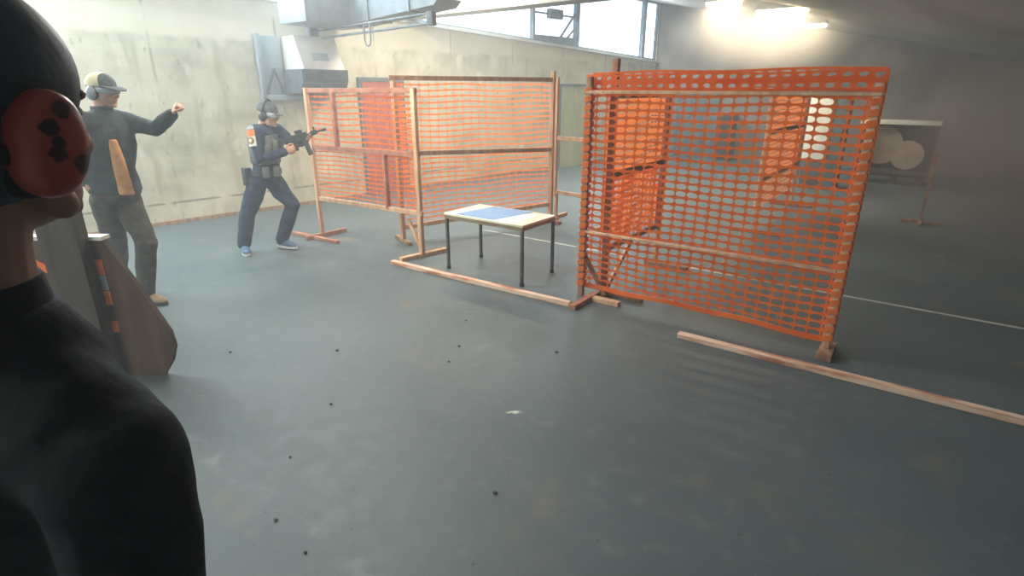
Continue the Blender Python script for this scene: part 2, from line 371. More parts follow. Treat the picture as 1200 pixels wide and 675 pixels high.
bm = B(); box(bm, (X1, Y0, 0), (X1 + 0.3, Y1, 3)); struct('wall_right', bm, M['farwall'])
bm = B(); box(bm, (-9.6, Y0 - 0.3, 0), (X1 + 0.3, Y0, 4.9)); struct('wall_near', bm, M['wall'])
bm = B()
za, zb, zc = 2.45 + 0.214 * 9.8, 2.45 - 0.214, 2.45 - 0.214
prism(bm, [(-9.8, Y0 - 0.3, za), (1.0, Y0 - 0.3, zb), (X1 + 0.3, Y0 - 0.3, zc), (X1 + 0.3, Y0 - 0.3, zc + 0.25), (1.0, Y0 - 0.3, zb + 0.25), (-9.8, Y0 - 0.3, za + 0.25)], (0, Y1 - Y0 + 0.6, 0))
struct('ceiling', bm, M['ceiling'])
bm = B(); prism(bm, [(-7.9, -0.10, sill(-7.9) - 0.05), (12.78, -0.10, sill(12.78) - 0.05), (12.78, -0.10, sill(12.78)), (-7.9, -0.10, sill(-7.9))], (0, 0.10, 0)); struct('trim_1', bm, M['sill'], mw=WM)            # sill ledge
bm = B(); prism(bm, [(-7.56, 7.0, 2.82), (-2.6, 7.0, 2.82), (-2.6, 7.0, 3.0), (-7.56, 7.0, 4.06)], (0, 0.35, 0)); struct('trim_2', bm, M['beam'])   # roof beam
# clerestory windows: steel frame with panes
def window(n, s0, s1, bars, extra=None):
    bm = B(); a, b = sill(s0), sill(s1)
    prism(bm, [(s0, 0.02, a), (s1, 0.02, b), (s1, 0.02, b + 0.05), (s0, 0.02, a + 0.05)], (0, 0.06, 0)); box(bm, (s0, 0.02, HEAD - 0.05), (s1, 0.08, HEAD))
    box(bm, (s0, 0.02, a), (s0 + 0.05, 0.08, HEAD - 0.05)); box(bm, (s1 - 0.05, 0.02, b), (s1, 0.08, HEAD - 0.05))
    for s, ww in bars: box(bm, (s - ww / 2, 0.0, sill(s) + 0.01), (s + ww / 2, 0.10, HEAD - 0.05))
    o = struct('window_%d' % n, bm, M['frame_steel'], mw=WM)
    bm = B(); prism(bm, [(s0 + 0.05, 0.045, sill(s0) + 0.04), (s1 - 0.05, 0.045, sill(s1) + 0.04), (s1 - 0.05, 0.045, HEAD - 0.05), (s0 + 0.05, 0.045, HEAD - 0.05)], (0, 0.008, 0))
    obj('pane', bm, M['glass'], o, local=True, smooth=False)
    return o
window(1, -7.2, -3.6, [(-5.4, 0.06)]); window(2, -3.3, 0.55, [(-1.4, 0.06)]); window(3, 0.85, 4.6, [(2.7, 0.06)])
w4 = window(4, 4.85, 12.78, [(7.9, 0.06), (9.36, 0.12), (12.12, 0.12)])
# opened vent sash with its motor in the narrow bay
bm = B()
box(bm, (7.93, 0.0, 3.20), (9.30, 0.04, 3.235))
prism(bm, [(7.93, 0.0, 2.68), (9.30, 0.0, 2.62), (9.30, 0.0, 2.80), (7.93, 0.0, 2.80)], (0, 0.04, 0))
beam(bm, (8.75, 0.02, 2.76), (9.28, 0.02, 3.3), 0.03, 0.05); beam(bm, (8.98, 0.02, 2.76), (9.29, 0.02, 3.02), 0.03, 0.04)
obj('vent_sash', bm, M['frame_steel'], w4, local=True, smooth=False)
bm = B(); box(bm, (8.36, -0.05, 3.13), (8.78, 0.08, 3.32), 0.02); obj('vent_motor', bm, M['louvre'], w4, local=True)
# baseboard: dark dusty joint along the wall foot
bm = B(); box(bm, (-7.9, -0.025, 0), (12.78, 0.0, 0.05)); struct('baseboard_left', bm, M['wood_dark'], mw=WM)
# doors
def door(n, s0, s1, h, mat, bars, mw=WM):
    bm = B(); box(bm, (s0, -0.03, 0), (s1, 0.0, h)); 
    o = struct('door_%d' % n, bm, mat, mw=mw)
    bm = B()
    for a, b_ in ((s0 - 0.06, s0), (s1, s1 + 0.06)): box(bm, (a, -0.05, 0), (b_, 0.0, h + 0.06))
    box(bm, (s0, -0.05, h), (s1, 0.0, h + 0.06))
    obj('door_frame', bm, M['louvre'], o, local=True, smooth=False)
    bm = B()
    for x, z0, z1 in bars: box(bm, (x, -0.045, z0), (x + 0.04, -0.028, z1), 0.004)
    obj('door_rib', bm, mat, o, local=True)
    bm = B(); cyl(bm, (s1 - 0.09, -0.07, 0.98), (s1 - 0.2, -0.07, 0.98), 0.011); cyl(bm, (s1 - 0.09, -0.03, 0.98), (s1 - 0.09, -0.075, 0.98), 0.012)
    obj('door_handle', bm, M['steel'], o, local=True)
    return o
door(1, 3.72, 4.48, 1.84, M['reddoor'], [(3.95, 0.1, 1.75), (4.2, 0.1, 1.75)])
door(2, 8.78, 9.86, 1.78, M['greendoor'], [(9.3, 0.1, 1.7)])
FM = Matrix.Translation((0, Y1, 0))
door(3, -5.75, -4.75, 1.72, M['bluepanel'], [(-5.45, 0.1, 1.65), (-5.1, 0.1, 1.65)], mw=FM)

# ------------------------------------------------------------------ wall heater, duct, rails
t = thing('wall_heater', 'boxy white and blue grey wall heater with dark lower louvre, high behind the shooter', 'heater', mat=WM @ Matrix.Translation((2.7, -0.0, 1.6)))
def wl(bm): bmesh.ops.translate(bm, vec=(-2.7, 0, -1.6), verts=bm.verts); return bm
bm = B(); prism(bm, [(2.48, -0.02, 1.80), (2.48, -0.62, 1.80), (2.48, -0.62, 2.0), (2.48, -0.40, 2.42), (2.48, -0.02, 2.42)], (0.62, 0, 0)); obj('housing', wl(bm), M['heater'], t, local=True)
bm = B()
prism(bm, [(2.44, -0.02, 1.66), (2.44, -0.52, 1.66), (2.44, -0.64, 1.83), (2.44, -0.64, 1.98), (2.44, -0.02, 1.98)], (0.70, 0, 0))
for k in range(6): box(bm, (2.46, -0.665, 1.83 + k * 0.024), (3.12, -0.64, 1.842 + k * 0.024))
obj('louvre', wl(bm), M['louvre'], t, local=True)
bm = B(); prism(bm, [(2.66, -0.565, 2.10), (2.90, -0.565, 2.10), (2.90, -0.512, 2.20), (2.66, -0.512, 2.20)], (0, -0.012, -0.004)); obj('display', wl(bm), M['heatgrey'], t, local=True)
bm = B(); box(bm, (2.08, -0.06, 1.62), (2.44, -0.02, 2.42), 0.006); box(bm, (2.08, -0.12, 1.56), (2.14, -0.02, 2.44), 0.008); box(bm, (2.08, -0.12, 1.56), (3.1, -0.06, 1.64), 0.008)
obj('bracket', wl(bm), M['heatgrey'], t, local=True)
bm = B(); beam(bm, (2.17, -0.07, 1.66), (2.30, -0.07, 2.0), 0.02, 0.035); beam(bm, (2.30, -0.07, 2.0), (2.40, -0.07, 1.66), 0.02, 0.035); obj('brace', wl(bm), M['louvre'], t, local=True)

t = thing('air_duct', 'long blue grey sheet metal duct under the roof above the heater', 'duct', (-6.6, 5.6, 2.55))
bm = B(); box(bm, (-7.62, 4.85, 2.56), (-7.0, 5.9, 3.05), 0.02); obj('plenum', bm, M['heatgrey'], t)
bm = B(); prism(bm, [(-7.02, 5.55, 2.58), (-5.35, 5.55, 2.70), (-5.25, 5.55, 2.78), (-6.0, 5.55, 2.95), (-7.02, 5.55, 2.98)], (0, 0.42, 0)); obj('duct_body', bm, M['heatgrey'], t)
for x in (-6.6, -5.8): obj('flange', box(B(), (x, 5.53, 2.57 + (x + 7.0) * 0.07), (x + 0.03, 5.99, 2.96)), M['heatgrey'], t)
for x in (-7.3, -6.6, -5.8): obj('hanger_rod', cyl(B(), (x, 5.76, 2.9), (x, 5.76, ceil_z(x) + 0.02), 0.008, 8), M['pipe'], t)
t = thing('pipe_rail', 'pair of thin grey pipes reaching out from the wall with a hanging hook', 'rail', (-6.4, 5.35, 2.3))
bm = B(); cyl(bm, (-7.62, 5.35, 2.50), (-5.22, 5.35, 2.58), 0.014, 10); obj('pipe', bm, M['pipe'], t)
bm = B(); cyl(bm, (-7.62, 5.35, 2.40), (-5.15, 5.35, 2.47), 0.017, 10); obj('pipe', bm, M['pipe'], t)
bm = B(); hx = -6.37
tube(bm, [(hx - 0.06, 5.33, 2.53), (hx - 0.06, 5.33, 2.33), (hx - 0.04, 5.33, 2.275), (hx, 5.33, 2.26), (hx + 0.04, 5.33, 2.275), (hx + 0.06, 5.33, 2.33), (hx + 0.06, 5.33, 2.53)], 0.010, 8, ref=(0, 1, 0)); obj('hook', bm, M['pipe'], t)
bm = B(); box(bm, (-5.25, 5.31, 2.44), (-5.15, 5.39, 2.60), 0.015); obj('end_bracket', bm, M['louvre'], t)
bm = B(); beam(bm, (-7.60, 5.35, 2.44), (-7.58, 5.35, 2.04), 0.09, 0.07); box(bm, (-7.66, 5.28, 2.35), (-7.55, 5.42, 2.55), 0.01); obj('wall_post', bm, M['pipe'], t)
bm = B(); ball(bm, (-7.52, 5.33, 2.06), (0.035,) * 3); obj('knob', bm, M['heater'], t)

# ------------------------------------------------------------------ ceiling lamps
def floodlight(loc, label, power, col=(1.0, 0.80, 0.52), size=0.30, group=None):
    x, y, z = loc; zt = ceil_z(x)
    t = thing('ceiling_lamp', label, 'lamp', (x, y, z - 0.06), group)
    bm = B(); prism(bm, [(x - size, y - 0.12, z), (x + size, y - 0.12, z), (x + size * 0.8, y - 0.12, z + 0.10), (x - size * 0.8, y - 0.12, z + 0.10)], (0, 0.24, 0)); obj('housing', bm, M['heater'], t)
    bm = B(); box(bm, (x - size * 0.92, y - 0.10, z - 0.045), (x + size * 0.92, y + 0.10, z), 0.02); obj('diffuser', bm, M['lamp'], t)
    bm = B(); cyl(bm, (x, y, z + 0.09), (x, y, zt + 0.02), 0.012, 8); obj('stem', bm, M['steel'], t)
    l = bpy.data.lights.new('lamp_light', 'AREA'); l.shape = 'RECTANGLE'; l.size = size * 1.8; l.size_y = 0.2; l.energy = power; l.color = col
    o = bpy.data.objects.new('lamp_light', l); C.objects.link(o); o.parent = t; o.location = (0, 0, 0.0); o.visible_camera = False
    return t
floodlight((-2.24, 12.2, 2.83), 'smaller warm ceiling lamp nearest the far wall', 16, size=0.22)
floodlight((-2.38, 10.3, 2.90), 'bright warm ceiling lamp at the top edge, between two others', 40, size=0.4)
floodlight((-3.40, 10.6, 3.12), 'warm ceiling lamp cut by the top edge of view, nearest the windows', 55)
floodlight((-5.6, 6.4, 3.08), 'added warm lamp out of view above the middle screen, brightening the stained wall', 80, (1.0, 0.84, 0.60), 0.7)  # added above the view to warm and brighten the wall
floodlight((-4.2, 3.0, 3.15), 'added long fill lamp out of view over the middle of the hall', 60, (1.0, 0.95, 0.86), 0.7)  # added off view for general light on the floor
floodlight((-6.6, 0.6, 3.55), 'added long fill lamp out of view over the cap wearing man', 75, (1.0, 0.96, 0.88), 0.7)  # another added fill, lighting the left of the hall
floodlight((-3.0, -1.8, 2.95), 'added long fill lamp out of view behind the viewer', 78, (0.95, 0.98, 1.0), 0.7)  # added fill that lights the near faces of the mesh

# ------------------------------------------------------------------ orange mesh screens
def net_mesh(o, ux, w, h, phase=0.0, cw=0.085, ch=0.056, sag=0.008, hxr=0.455, hzr=0.365, ex=0.8):
    """safety mesh of oval holes; o lower-left corner, ux run direction"""
    o, ux = Vector(o), Vector(ux).normalized(); un = Vector((0, 0, 1)).cross(ux)
    nx, nz = max(1, round(w / cw)), max(1, round(h / ch)); cw, ch = w / nx, h / nz
    bm = B(); V = {}
    def P(x, z):
        k = (round(x, 4), round(z, 4))
        if k not in V:
            d = sag * (math.sin(x * 5.1 + phase + z * 2.0) + 0.7 * math.sin(z * 7.3 + x * 2.2 + phase))
            dz = sag * 0.9 * math.sin(x * 6.3 + phase * 2 + z * 3.1)
            V[k] = bm.verts.new(o + ux * x + Vector((0, 0, z + dz)) + un * d)
        return V[k]
    ang = [k * 2 * PI / 16 for k in range(16)]
    for i in range(nx):
        for j in range(nz):
            cx, cz = (i + 0.5) * cw, (j + 0.5) * ch
            inn, out = [], []
            for a in ang:
                c, s = math.cos(a), math.sin(a)
                hx = hxr * cw * math.copysign(abs(c) ** ex, c); hz = hzr * ch * math.copysign(abs(s) ** ex, s)
                m = max(abs(c), abs(s)); inn.append(P(cx + hx, cz + hz)); out.append(P(cx + c / m * cw / 2, cz + s / m * ch / 2))
            for k in range(16):
                q = (inn[k], out[k], out[(k + 1) % 16], inn[(k + 1) % 16])
                if len(set(q)) == 4:
                    try: bm.faces.new(q)
                    except ValueError: pass
    r = bmesh.ops.solidify(bm, geom=list(bm.faces), thickness=0.002)
    return bm
def ribbon(bm, o, ux, w, z0, z1, phase=0.0, sag=0.006, drop=0.0, n=40, th=0.004):   # folded solid edge of the mesh
    o, ux = Vector(o), Vector(ux).normalized(); un = Vector((0, 0, 1)).cross(ux)
    for sgn in (0,):
        rows = []
        for i in range(n + 1):
            x = w * i / n; d = sag * math.sin(x * 7 + phase); dz = sag * math.sin(x * 9.5 + phase * 1.7) - drop * math.sin(PI * i / n)
            a = o + ux * x + un * d + Vector((0, 0, dz))
            rows.append([bm.verts.new(a + Vector((0, 0, z)) + un * e) for z, e in ((z0, -th), (z1, -th), (z1, th), (z0, th))])
        for i in range(n):
            for k in range(4): bm.faces.new((rows[i][k], rows[i][(k + 1) % 4], rows[i + 1][(k + 1) % 4], rows[i + 1][k]))
        bm.faces.new(rows[0]); bm.faces.new(rows[-1][::-1])
    return bm
def post(t, x, y, z0, z1, mat, w=0.045, d=0.045, name='post'):
    bm = B(); box(bm, (x - w / 2, y - d / 2, z0), (x + w / 2, y + d / 2, z1), 0.003); return obj(name, bm, M[mat], t)
def rail(t, a, b, mat, w=0.03, h=0.05, name='rail'):
    return obj(name, beam(B(), a, b, w, h), M[mat], t)
def foot(t, a, b, mat, w=0.05, h=0.04, name='foot'):
    a, b = Vector((*a, h / 2)), Vector((*b, h / 2)); return obj(name, beam(B(), a, b, w, h), M[mat], t)

# right-hand big screen
t = thing('mesh_screen', 'largest orange mesh screen, square, standing nearest at right of the table', 'screen', (-1.27, 4.03, 0))
YS = 4.03
post(t, -2.25, YS, 0, 1.80, 'wood_dark'); post(t, -0.335, YS, 0, 1.74, 'wood')
rail(t, (-2.27, YS - 0.012, 1.690), (-0.31, YS - 0.012, 1.680), 'wood', 0.03, 0.024); rail(t, (-2.22, YS - 0.012, 0.585), (-0.36, YS - 0.012, 0.59), 'wood', 0.03, 0.02)
o = obj('netting', net_mesh((-2.28, YS + 0.034, 0.10), (1, 0, 0), 1.98, 1.62, 0.3, hxr=0.45, hzr=0.365), M['net'], t)
bm = net_mesh((-2.30, YS + 0.022, 1.700), (1, 0, 0), 2.0, 0.115, 1.1, sag=0.004, hxr=0.36, hzr=0.25); obj('netting_fold', bm, M['net'], t)
bm = net_mesh((-2.255, YS + 0.046, 1.695), (1, 0, 0), 1.94, 0.14, 2.1, sag=0.005, hxr=0.40, hzr=0.28); obj('netting_fold', bm, M['net'], t)
bm = B(); ribbon(bm, (-2.28, YS + 0.036, 0.0), (1, 0, 0), 1.97, 0.065, 0.105, 0.4, drop=-0.02); obj('net_hem', bm, M['net'], t)
for x, dz in ((-2.25, 0.0), (-0.335, -0.02)):                        # mesh laced round each post
    bm = B()
    for k in range(26):
        z = 0.10 + k * 0.063; prism(bm, [(x - 0.03, YS - 0.026, z), (x + 0.03, YS - 0.026, z + 0.012), (x + 0.03, YS - 0.026, z + 0.054), (x - 0.03, YS - 0.026, z + 0.042)], (0, 0.064, 0))
    obj('net_lacing', bm, M['net'], t)
obj('brace', beam(B(), (-2.25, YS + 0.04, 0.36), (-2.05, YS + 0.06, 0.03), 0.02, 0.04), M['wood_red'], t)
foot(t, (-2.14, 3.70), (-2.14, 4.12), 'wood_red', 0.06); foot(t, (-2.10, 3.99), (-1.86, 3.99), 'wood', 0.06)
bm = B(); box(bm, (-0.37, 3.90, 0), (-0.28, 4.16, 0.05), 0.005); obj('foot', bm, M['wood_dark'], t)
# left screen
t = thing('mesh_screen', 'orange mesh screen farthest left, beside the shooter with raised gun', 'screen', (-5.0, 3.95, 0))
YA = 3.95
post(t, -5.86, YA, 0.0, 1.73, 'wood'); post(t, -4.24, 4.06, 0.0, 1.72, 'wood', 0.05); post(t, -5.42, YA + 0.03, 1.1, 1.69, 'wood_red', 0.04); post(t, -4.70, 4.03, 0.48, 1.06, 'wood_red', 0.035)
for z, m in ((1.70, 'wood_red'), (1.08, 'wood_red'), (0.475, 'wood')): rail(t, (-5.90, YA, z), (-4.20, 4.06, z), m)
ux = Vector((1.62, 0.11, 0))
obj('netting', net_mesh((-5.87, YA + 0.035, 1.10), ux, 1.62, 0.60, 0.7, ch=0.062, hxr=0.482, hzr=0.37, cw=0.105, ex=0.45), M['net'], t)
obj('netting', net_mesh((-5.87, YA + 0.035, 0.48), ux, 1.62, 0.60, 1.9, ch=0.052, hxr=0.482, hzr=0.37, cw=0.105, ex=0.45), M['net'], t)
foot(t, (-6.25, 3.80), (-5.42, 3.85), 'wood_red', 0.055); foot(t, (-5.86, 3.72), (-5.84, 4.28), 'wood_red', 0.05, 0.05)
foot(t, (-4.30, 3.80), (-4.18, 4.42), 'wood', 0.06); obj('brace', beam(B(), (-4.27, 4.10, 0.03), (-4.47, 4.10, 0.38), 0.03, 0.04), M['wood'], t)
# middle screen, running away behind the table
t = thing('mesh_screen', 'orange mesh screen running away behind the table, with a dark middle rail', 'screen', (-4.5, 5.35, 0))
B0, B1 = Vector((-4.88, 4.38, 0)), Vector((-4.08, 6.35, 0)); bd = (B1 - B0).normalized(); bl = (B1 - B0).length; bn = Vector((bd.y, -bd.x, 0))
def bpt(k, z, e=0.0): return B0 + bd * (bl * k) + bn * e + Vector((0, 0, z))
for k, z1, w in ((0.0, 1.80, 0.05), (1.0, 1.93, 0.055)): obj('post', beam(B(), bpt(k, 0), bpt(k, z1), w, 0.05), M['wood'], t)
rail(t, bpt(-0.02, 1.83), bpt(1.02, 1.83), 'wood_dark'); rail(t, bpt(0, 1.025, 0.01), bpt(1, 0.965, 0.01), 'wood_dark'); rail(t, bpt(0, 0.17), bpt(1, 0.24), 'wood')
obj('netting', net_mesh(bpt(0, 1.0, -0.03), bd, bl, 0.83, 0.2, ch=0.064, hxr=0.482, hzr=0.37, cw=0.105, ex=0.45), M['net'], t)
obj('netting', net_mesh(bpt(0, 0.20, -0.03), bd, bl, 0.80, 1.4, ch=0.058, hxr=0.482, hzr=0.36, cw=0.105, ex=0.45), M['net'], t)
for k, c, m in ((0.0, 0.22, 'wood_dark'), (1.0, 0.24, 'wood_red')):
    a, b = bpt(k, 0, -c), bpt(k, 0, c); foot(t, (a.x, a.y), (b.x, b.y), m, 0.05)
a, b = bpt(0.90, 0), bpt(1.06, 0); foot(t, (a.x, a.y), (b.x, b.y), 'wood_red', 0.05)
# open frame without mesh at the end of it
t = thing('open_frame', 'bare timber frame without mesh in the gap between two screens', 'frame', (-3.7, 6.45, 0))
post(t, -3.30, 6.52, 0, 1.78, 'wood', 0.06); post(t, -4.12, 6.52, 0.33, 1.86, 'wood', 0.04)
rail(t, (-4.12, 6.52, 1.10), (-3.28, 6.52, 1.09), 'wood'); rail(t, (-4.12, 6.52, 0.38), (-3.28, 6.52, 0.35), 'wood')
foot(t, (-3.3, 6.2), (-3.3, 6.85), 'wood', 0.05); foot(t, (-4.12, 6.54), (-4.12, 6.85), 'wood', 0.04); post(t, -4.12, 6.56, 0.04, 0.4, 'wood', 0.04)
# screen edge-on behind the big one
t = thing('mesh_screen', 'orange mesh screen seen at a slant behind left half of the largest screen', 'screen', (-2.1, 4.7, 0))
XD = -2.1
post(t, XD, 4.16, 0, 1.93, 'wood_red', 0.05); post(t, XD, 5.27, 0, 1.70, 'wood')
for z, m in ((1.665, 'wood'), (1.045, 'wood_dark'), (0.42, 'wood')): rail(t, (XD, 4.14, z), (XD, 5.29, z), m)
for e, z0, h, ph, hz in ((0.028, 1.02, 0.65, 0.9, 0.13), (0.034, 0.42, 0.62, 2.3, 0.27), (0.046, 0.45, 0.60, 4.0, 0.30)):
    obj('netting', net_mesh((XD - e, 4.12, z0), (0, 1, 0), 1.18, h, ph, cw=0.09, hxr=0.42, hzr=hz), M['net'], t)
obj('brace', beam(B(), (XD, 4.22, 0.05), (XD, 4.70, 0.42), 0.03, 0.04), M['wood'], t)
foot(t, (XD - 0.1, 5.27), (XD + 0.35, 5.27), 'wood_dark'); foot(t, (XD - 0.05, 4.2), (XD + 0.35, 4.2), 'wood_dark')
# farther screen
t = thing('mesh_screen', 'farthest orange mesh screen, seen through the right half of the largest one', 'screen', (-1.65, 8.3, 0))
XE = -1.65
post(t, XE, 7.35, 0, 1.72, 'wood'); post(t, XE, 9.5, 0, 1.70, 'wood')
for z, m in ((1.66, 'wood'), (1.22, 'wood_dark'), (0.66, 'wood')): rail(t, (XE, 7.33, z), (XE, 9.52, z), m)
for e, z0, h, ph, hz in ((0.028, 0.64, 1.02, 0.5, 0.13), (0.034, 0.28, 0.38, 1.5, 0.28)):
    obj('netting', net_mesh((XE - e, 7.33, z0), (0, 1, 0), 2.18, h, ph, hxr=0.42, hzr=hz), M['net'], t)
foot(t, (XE - 0.3, 7.35), (XE + 0.3, 7.35), 'wood_red'); foot(t, (XE - 0.3, 9.5), (XE + 0.3, 9.5), 'wood_red')

# ------------------------------------------------------------------ floor planks
bm = beam(B(), (-4.30, 3.685, 0.02), (-2.19, 3.755, 0.02), 0.055, 0.04, bev=0.004)
tag(obj('floor_plank', bm, M['plank']), 'worn pinkish plank lying on the floor in front of the table', 'plank')
bm = beam(B(), (-1.24, 3.70, 0.02), (0.95, 3.72, 0.02), 0.055, 0.04, bev=0.004)
tag(obj('floor_plank', bm, M['plank']), 'worn pinkish plank on the floor running off to the right, below the largest screen', 'plank')

# ------------------------------------------------------------------ table
TX0, TX1, TY0, TY1, TZ = -3.74, -2.79, 3.90, 4.45, 0.575
t = thing('table', 'low table with cream top and thin grey legs behind the floor plank', 'table', (-3.26, 4.15, 0))
bm = B(); box(bm, (TX0, TY0, TZ - 0.022), (TX1, TY1, TZ), 0.004); obj('tabletop', bm, M['laminate'], t)
bm = B(); box(bm, (TX0 + 0.004, TY0 + 0.004, TZ - 0.055), (TX1 - 0.004, TY0 + 0.022, TZ - 0.022)); box(bm, (TX0 + 0.004, TY1 - 0.022, TZ - 0.055), (TX1 - 0.004, TY1 - 0.004, TZ - 0.022))
box(bm, (TX0 + 0.004, TY0 + 0.022, TZ - 0.055), (TX0 + 0.022, TY1 - 0.022, TZ - 0.022)); box(bm, (TX1 - 0.022, TY0 + 0.022, TZ - 0.055), (TX1 - 0.004, TY1 - 0.022, TZ - 0.022)); obj('apron', bm, M['edge'], t, smooth=False)
for x in (TX0 + 0.02, TX1 - 0.02):
    for y in (TY0 + 0.02, TY1 - 0.02):
        l = obj('leg', box(B(), (x - 0.0135, y - 0.0135, 0.012), (x + 0.0135, y + 0.0135, TZ - 0.022), 0.003), M['steel'], t)
        obj('foot_cap', box(B(), (x - 0.016, y - 0.016, 0), (x + 0.016, y + 0.016, 0.03), 0.004), M['soledark'], l)
tag(obj('desk_mat', prism(B(), [(-3.60, TY0 + 0.02, TZ), (-3.14, TY0 + 0.02, TZ), (-3.04, TY1 - 0.03, TZ), (-3.52, TY1 - 0.03, TZ)], (0, 0, 0.004)), M['bluemat'], smooth=False), 'flat blue mat lying across the middle of the low table', 'mat')
tag(obj('table_glare', prism(B(), [(-3.135, TY0 + 0.02, TZ), (-2.96, TY0 + 0.02, TZ), (-2.90, TY1 - 0.12, TZ), (-3.06, TY1 - 0.12, TZ)], (0, 0, 0.002)), M['glare'], smooth=False), 'white patch painted as glare at the right edge of the blue mat on the table', 'glare')  # flat white patch standing in for reflected light on the tabletop

# ------------------------------------------------------------------ far end of the hall
t = thing('rack', 'dark low rack with white top holding two round beige discs, at far right', 'rack', (-0.55, 13.2, 0))
bm = B()
for x in (-1.22, -0.06): box(bm, (x, 12.95, 0.08), (x + 0.05, 13.55, 1.10))
box(bm, (-1.17, 13.5, 0.08), (-0.06, 13.55, 1.10)); box(bm, (-1.17, 12.95, 0.20), (-0.06, 13.5, 0.27)); obj('carcass', bm, M['rack'], t, smooth=False)
bm = B(); box(bm, (-1.26, 12.90, 1.10), (-0.0, 13.58, 1.165), 0.006); obj('top_board', bm, M['white'], t)
for x in (-1.12, -0.62, -0.2):
    bm = B(); box(bm, (x, 12.98, 0.0), (x + 0.10, 13.5, 0.08)); obj('skid', bm, M['rack'], t, smooth=False)
tag(obj('round_disc', disc_between(B(), (-0.42, 13.05, 0.545), (-0.42, 13.15, 0.55), 0.265), M['disc']), 'whole round beige disc leaning in the rack, nearer its right side', 'disc')
tag(obj('round_disc', disc_between(B(), (-0.88, 13.22, 0.70), (-0.88, 13.32, 0.705), 0.36), M['disc']), 'round beige disc in the rack partly hidden by the largest screen', 'disc')
t = thing('target_stand', 'thin wooden upright on crossed feet, alone on the floor at far right', 'stand', (0.02, 9.25, 0))
post(t, 0.02, 9.25, 0.03, 1.0, 'wood_dark', 0.035, 0.035, 'upright'); foot(t, (-0.2, 9.25), (0.24, 9.25), 'wood_dark', 0.04); foot(t, (0.02, 9.0), (0.02, 9.5), 'wood_dark', 0.04)
t = thing('cabinet', 'tall grey cabinet with white left panel, behind the right side of the largest screen', 'cabinet', (-1.5, 11.6, 0))
bm = B(); box(bm, (-1.56, 11.5, 0.05), (-1.34, 12.0, 1.66), 0.006); obj('body', bm, M['bluepanel'], t)
bm = B(); box(bm, (-1.95, 11.47, 0.52), (-1.56, 11.53, 1.66), 0.006); obj('side_panel', bm, M['white'], t)
bm = B(); box(bm, (-1.93, 11.5, 0.05), (-1.56, 11.95, 0.50), 0.006); obj('lower_drawer', bm, M['steel'], t)
bm = B(); box(bm, (-1.95, 11.5, 0.0), (-1.34, 11.98, 0.05)); obj('plinth', bm, M['black'], t, smooth=False)
bm = B(); cyl(bm, (-1.38, 11.48, 0.85), (-1.38, 11.48, 1.05), 0.01, 10); obj('handle', bm, M['steel'], t)
t = thing('locker', 'narrow black locker against the far wall beside the blue grey door', 'locker', (-4.35, 14.9, 0))
bm = B(); box(bm, (-4.50, 14.75, 0.05), (-4.18, 15.18, 1.12), 0.006); obj('body', bm, M['black'], t)
bm = B(); box(bm, (-4.49, 14.735, 0.08), (-4.19, 14.75, 1.10), 0.004); d = obj('door', bm, M['black'], t)
bm = B(); cyl(bm, (-4.23, 14.725, 0.6), (-4.23, 14.725, 0.72), 0.008, 8); obj('handle', bm, M['steel'], d)
bm = B(); box(bm, (-4.48, 14.78, 0), (-4.20, 15.15, 0.05)); obj('plinth', bm, M['steel'], t, smooth=False)

# ------------------------------------------------------------------ plywood barricade beside the onlooker
def gp(lat, g, z): return RT * lat + FW * g + Vector((0, 0, z))     # lateral, forward, height
GB = 3.12
def lat(px, py, g): return at(px, py, g).dot(RT)
t = thing('barricade', 'brown plywood barricade with slanted side and orange tape, below the cap wearing man', 'barricade', gp(-2.4, GB + 0.1, 0))
TOPZ = 0.885
x0, x1 = -2.95, lat(120, 283, GB)
bm = B(); prism(bm, [gp(x0, GB, 0.0), gp(-2.20, GB, 0.0), gp(-2.13, GB, 0.10), gp(lat(203, 400, GB), GB, 0.20), gp(lat(196, 376, GB), GB, 0.30), gp(lat(165, 335, GB), GB, 0.55), gp(x1, GB, TOPZ), gp(x0, GB, TOPZ)], FW * 0.035)
obj('panel', bm, M['ply'], t, smooth=False)
bm = B(); prism(bm, [gp(x0, GB - 0.02, TOPZ), gp(x1 + 0.01, GB - 0.02, TOPZ), gp(x1 + 0.01, GB - 0.02, TOPZ + 0.022), gp(x0, GB - 0.02, TOPZ + 0.022)], FW * 0.075); obj('top_cap', bm, M['white'], t, smooth=False)
bm = B(); prism(bm, [gp(-2.66, GB - 0.10, 0), gp(-2.44, GB - 0.10, 0), gp(-2.44, GB - 0.10, 1.16), gp(-2.66, GB - 0.10, 1.16)], FW * 0.09); obj('upright', bm, M['plygrey'], t, smooth=False)
def tape(mat, z0, z1, l0, l1, w, g=GB - 0.006):
    bm = B(); prism(bm, [gp(l0, g, z0), gp(l0 + w, g, z0), gp(l1 + w, g, z1), gp(l1, g, z1)], FW * 0.005); return obj('tape', bm, M[mat], t, smooth=False)
for mat, y0, y1 in (('tape_or', 322, 304), ('tape_gr', 340, 323), ('tape_or', 357, 341), ('tape_or', 389, 376)):
    p0, p1 = at(113 + (y0 - 300) * 0.26, y0, GB), at(113 + (y1 - 300) * 0.26, y1, GB)
    tape(mat, p0.z, p1.z, p0.dot(RT) - 0.025, p1.dot(RT) - 0.025, 0.052)
for mat, a, b in (('tape_or', (30, 298), (60, 313)), ('tape_or', (52, 338), (78, 352))):
    p0, p1 = at(*a, GB), at(*b, GB); bm = B(); g = GB - 0.008
    prism(bm, [gp(p0.dot(RT), g, p0.z), gp(p1.dot(RT), g, p1.z), gp(p1.dot(RT), g, p1.z - 0.055), gp(p0.dot(RT), g, p0.z - 0.045)], FW * 0.005); obj('tape', bm, M[mat], t, smooth=False)
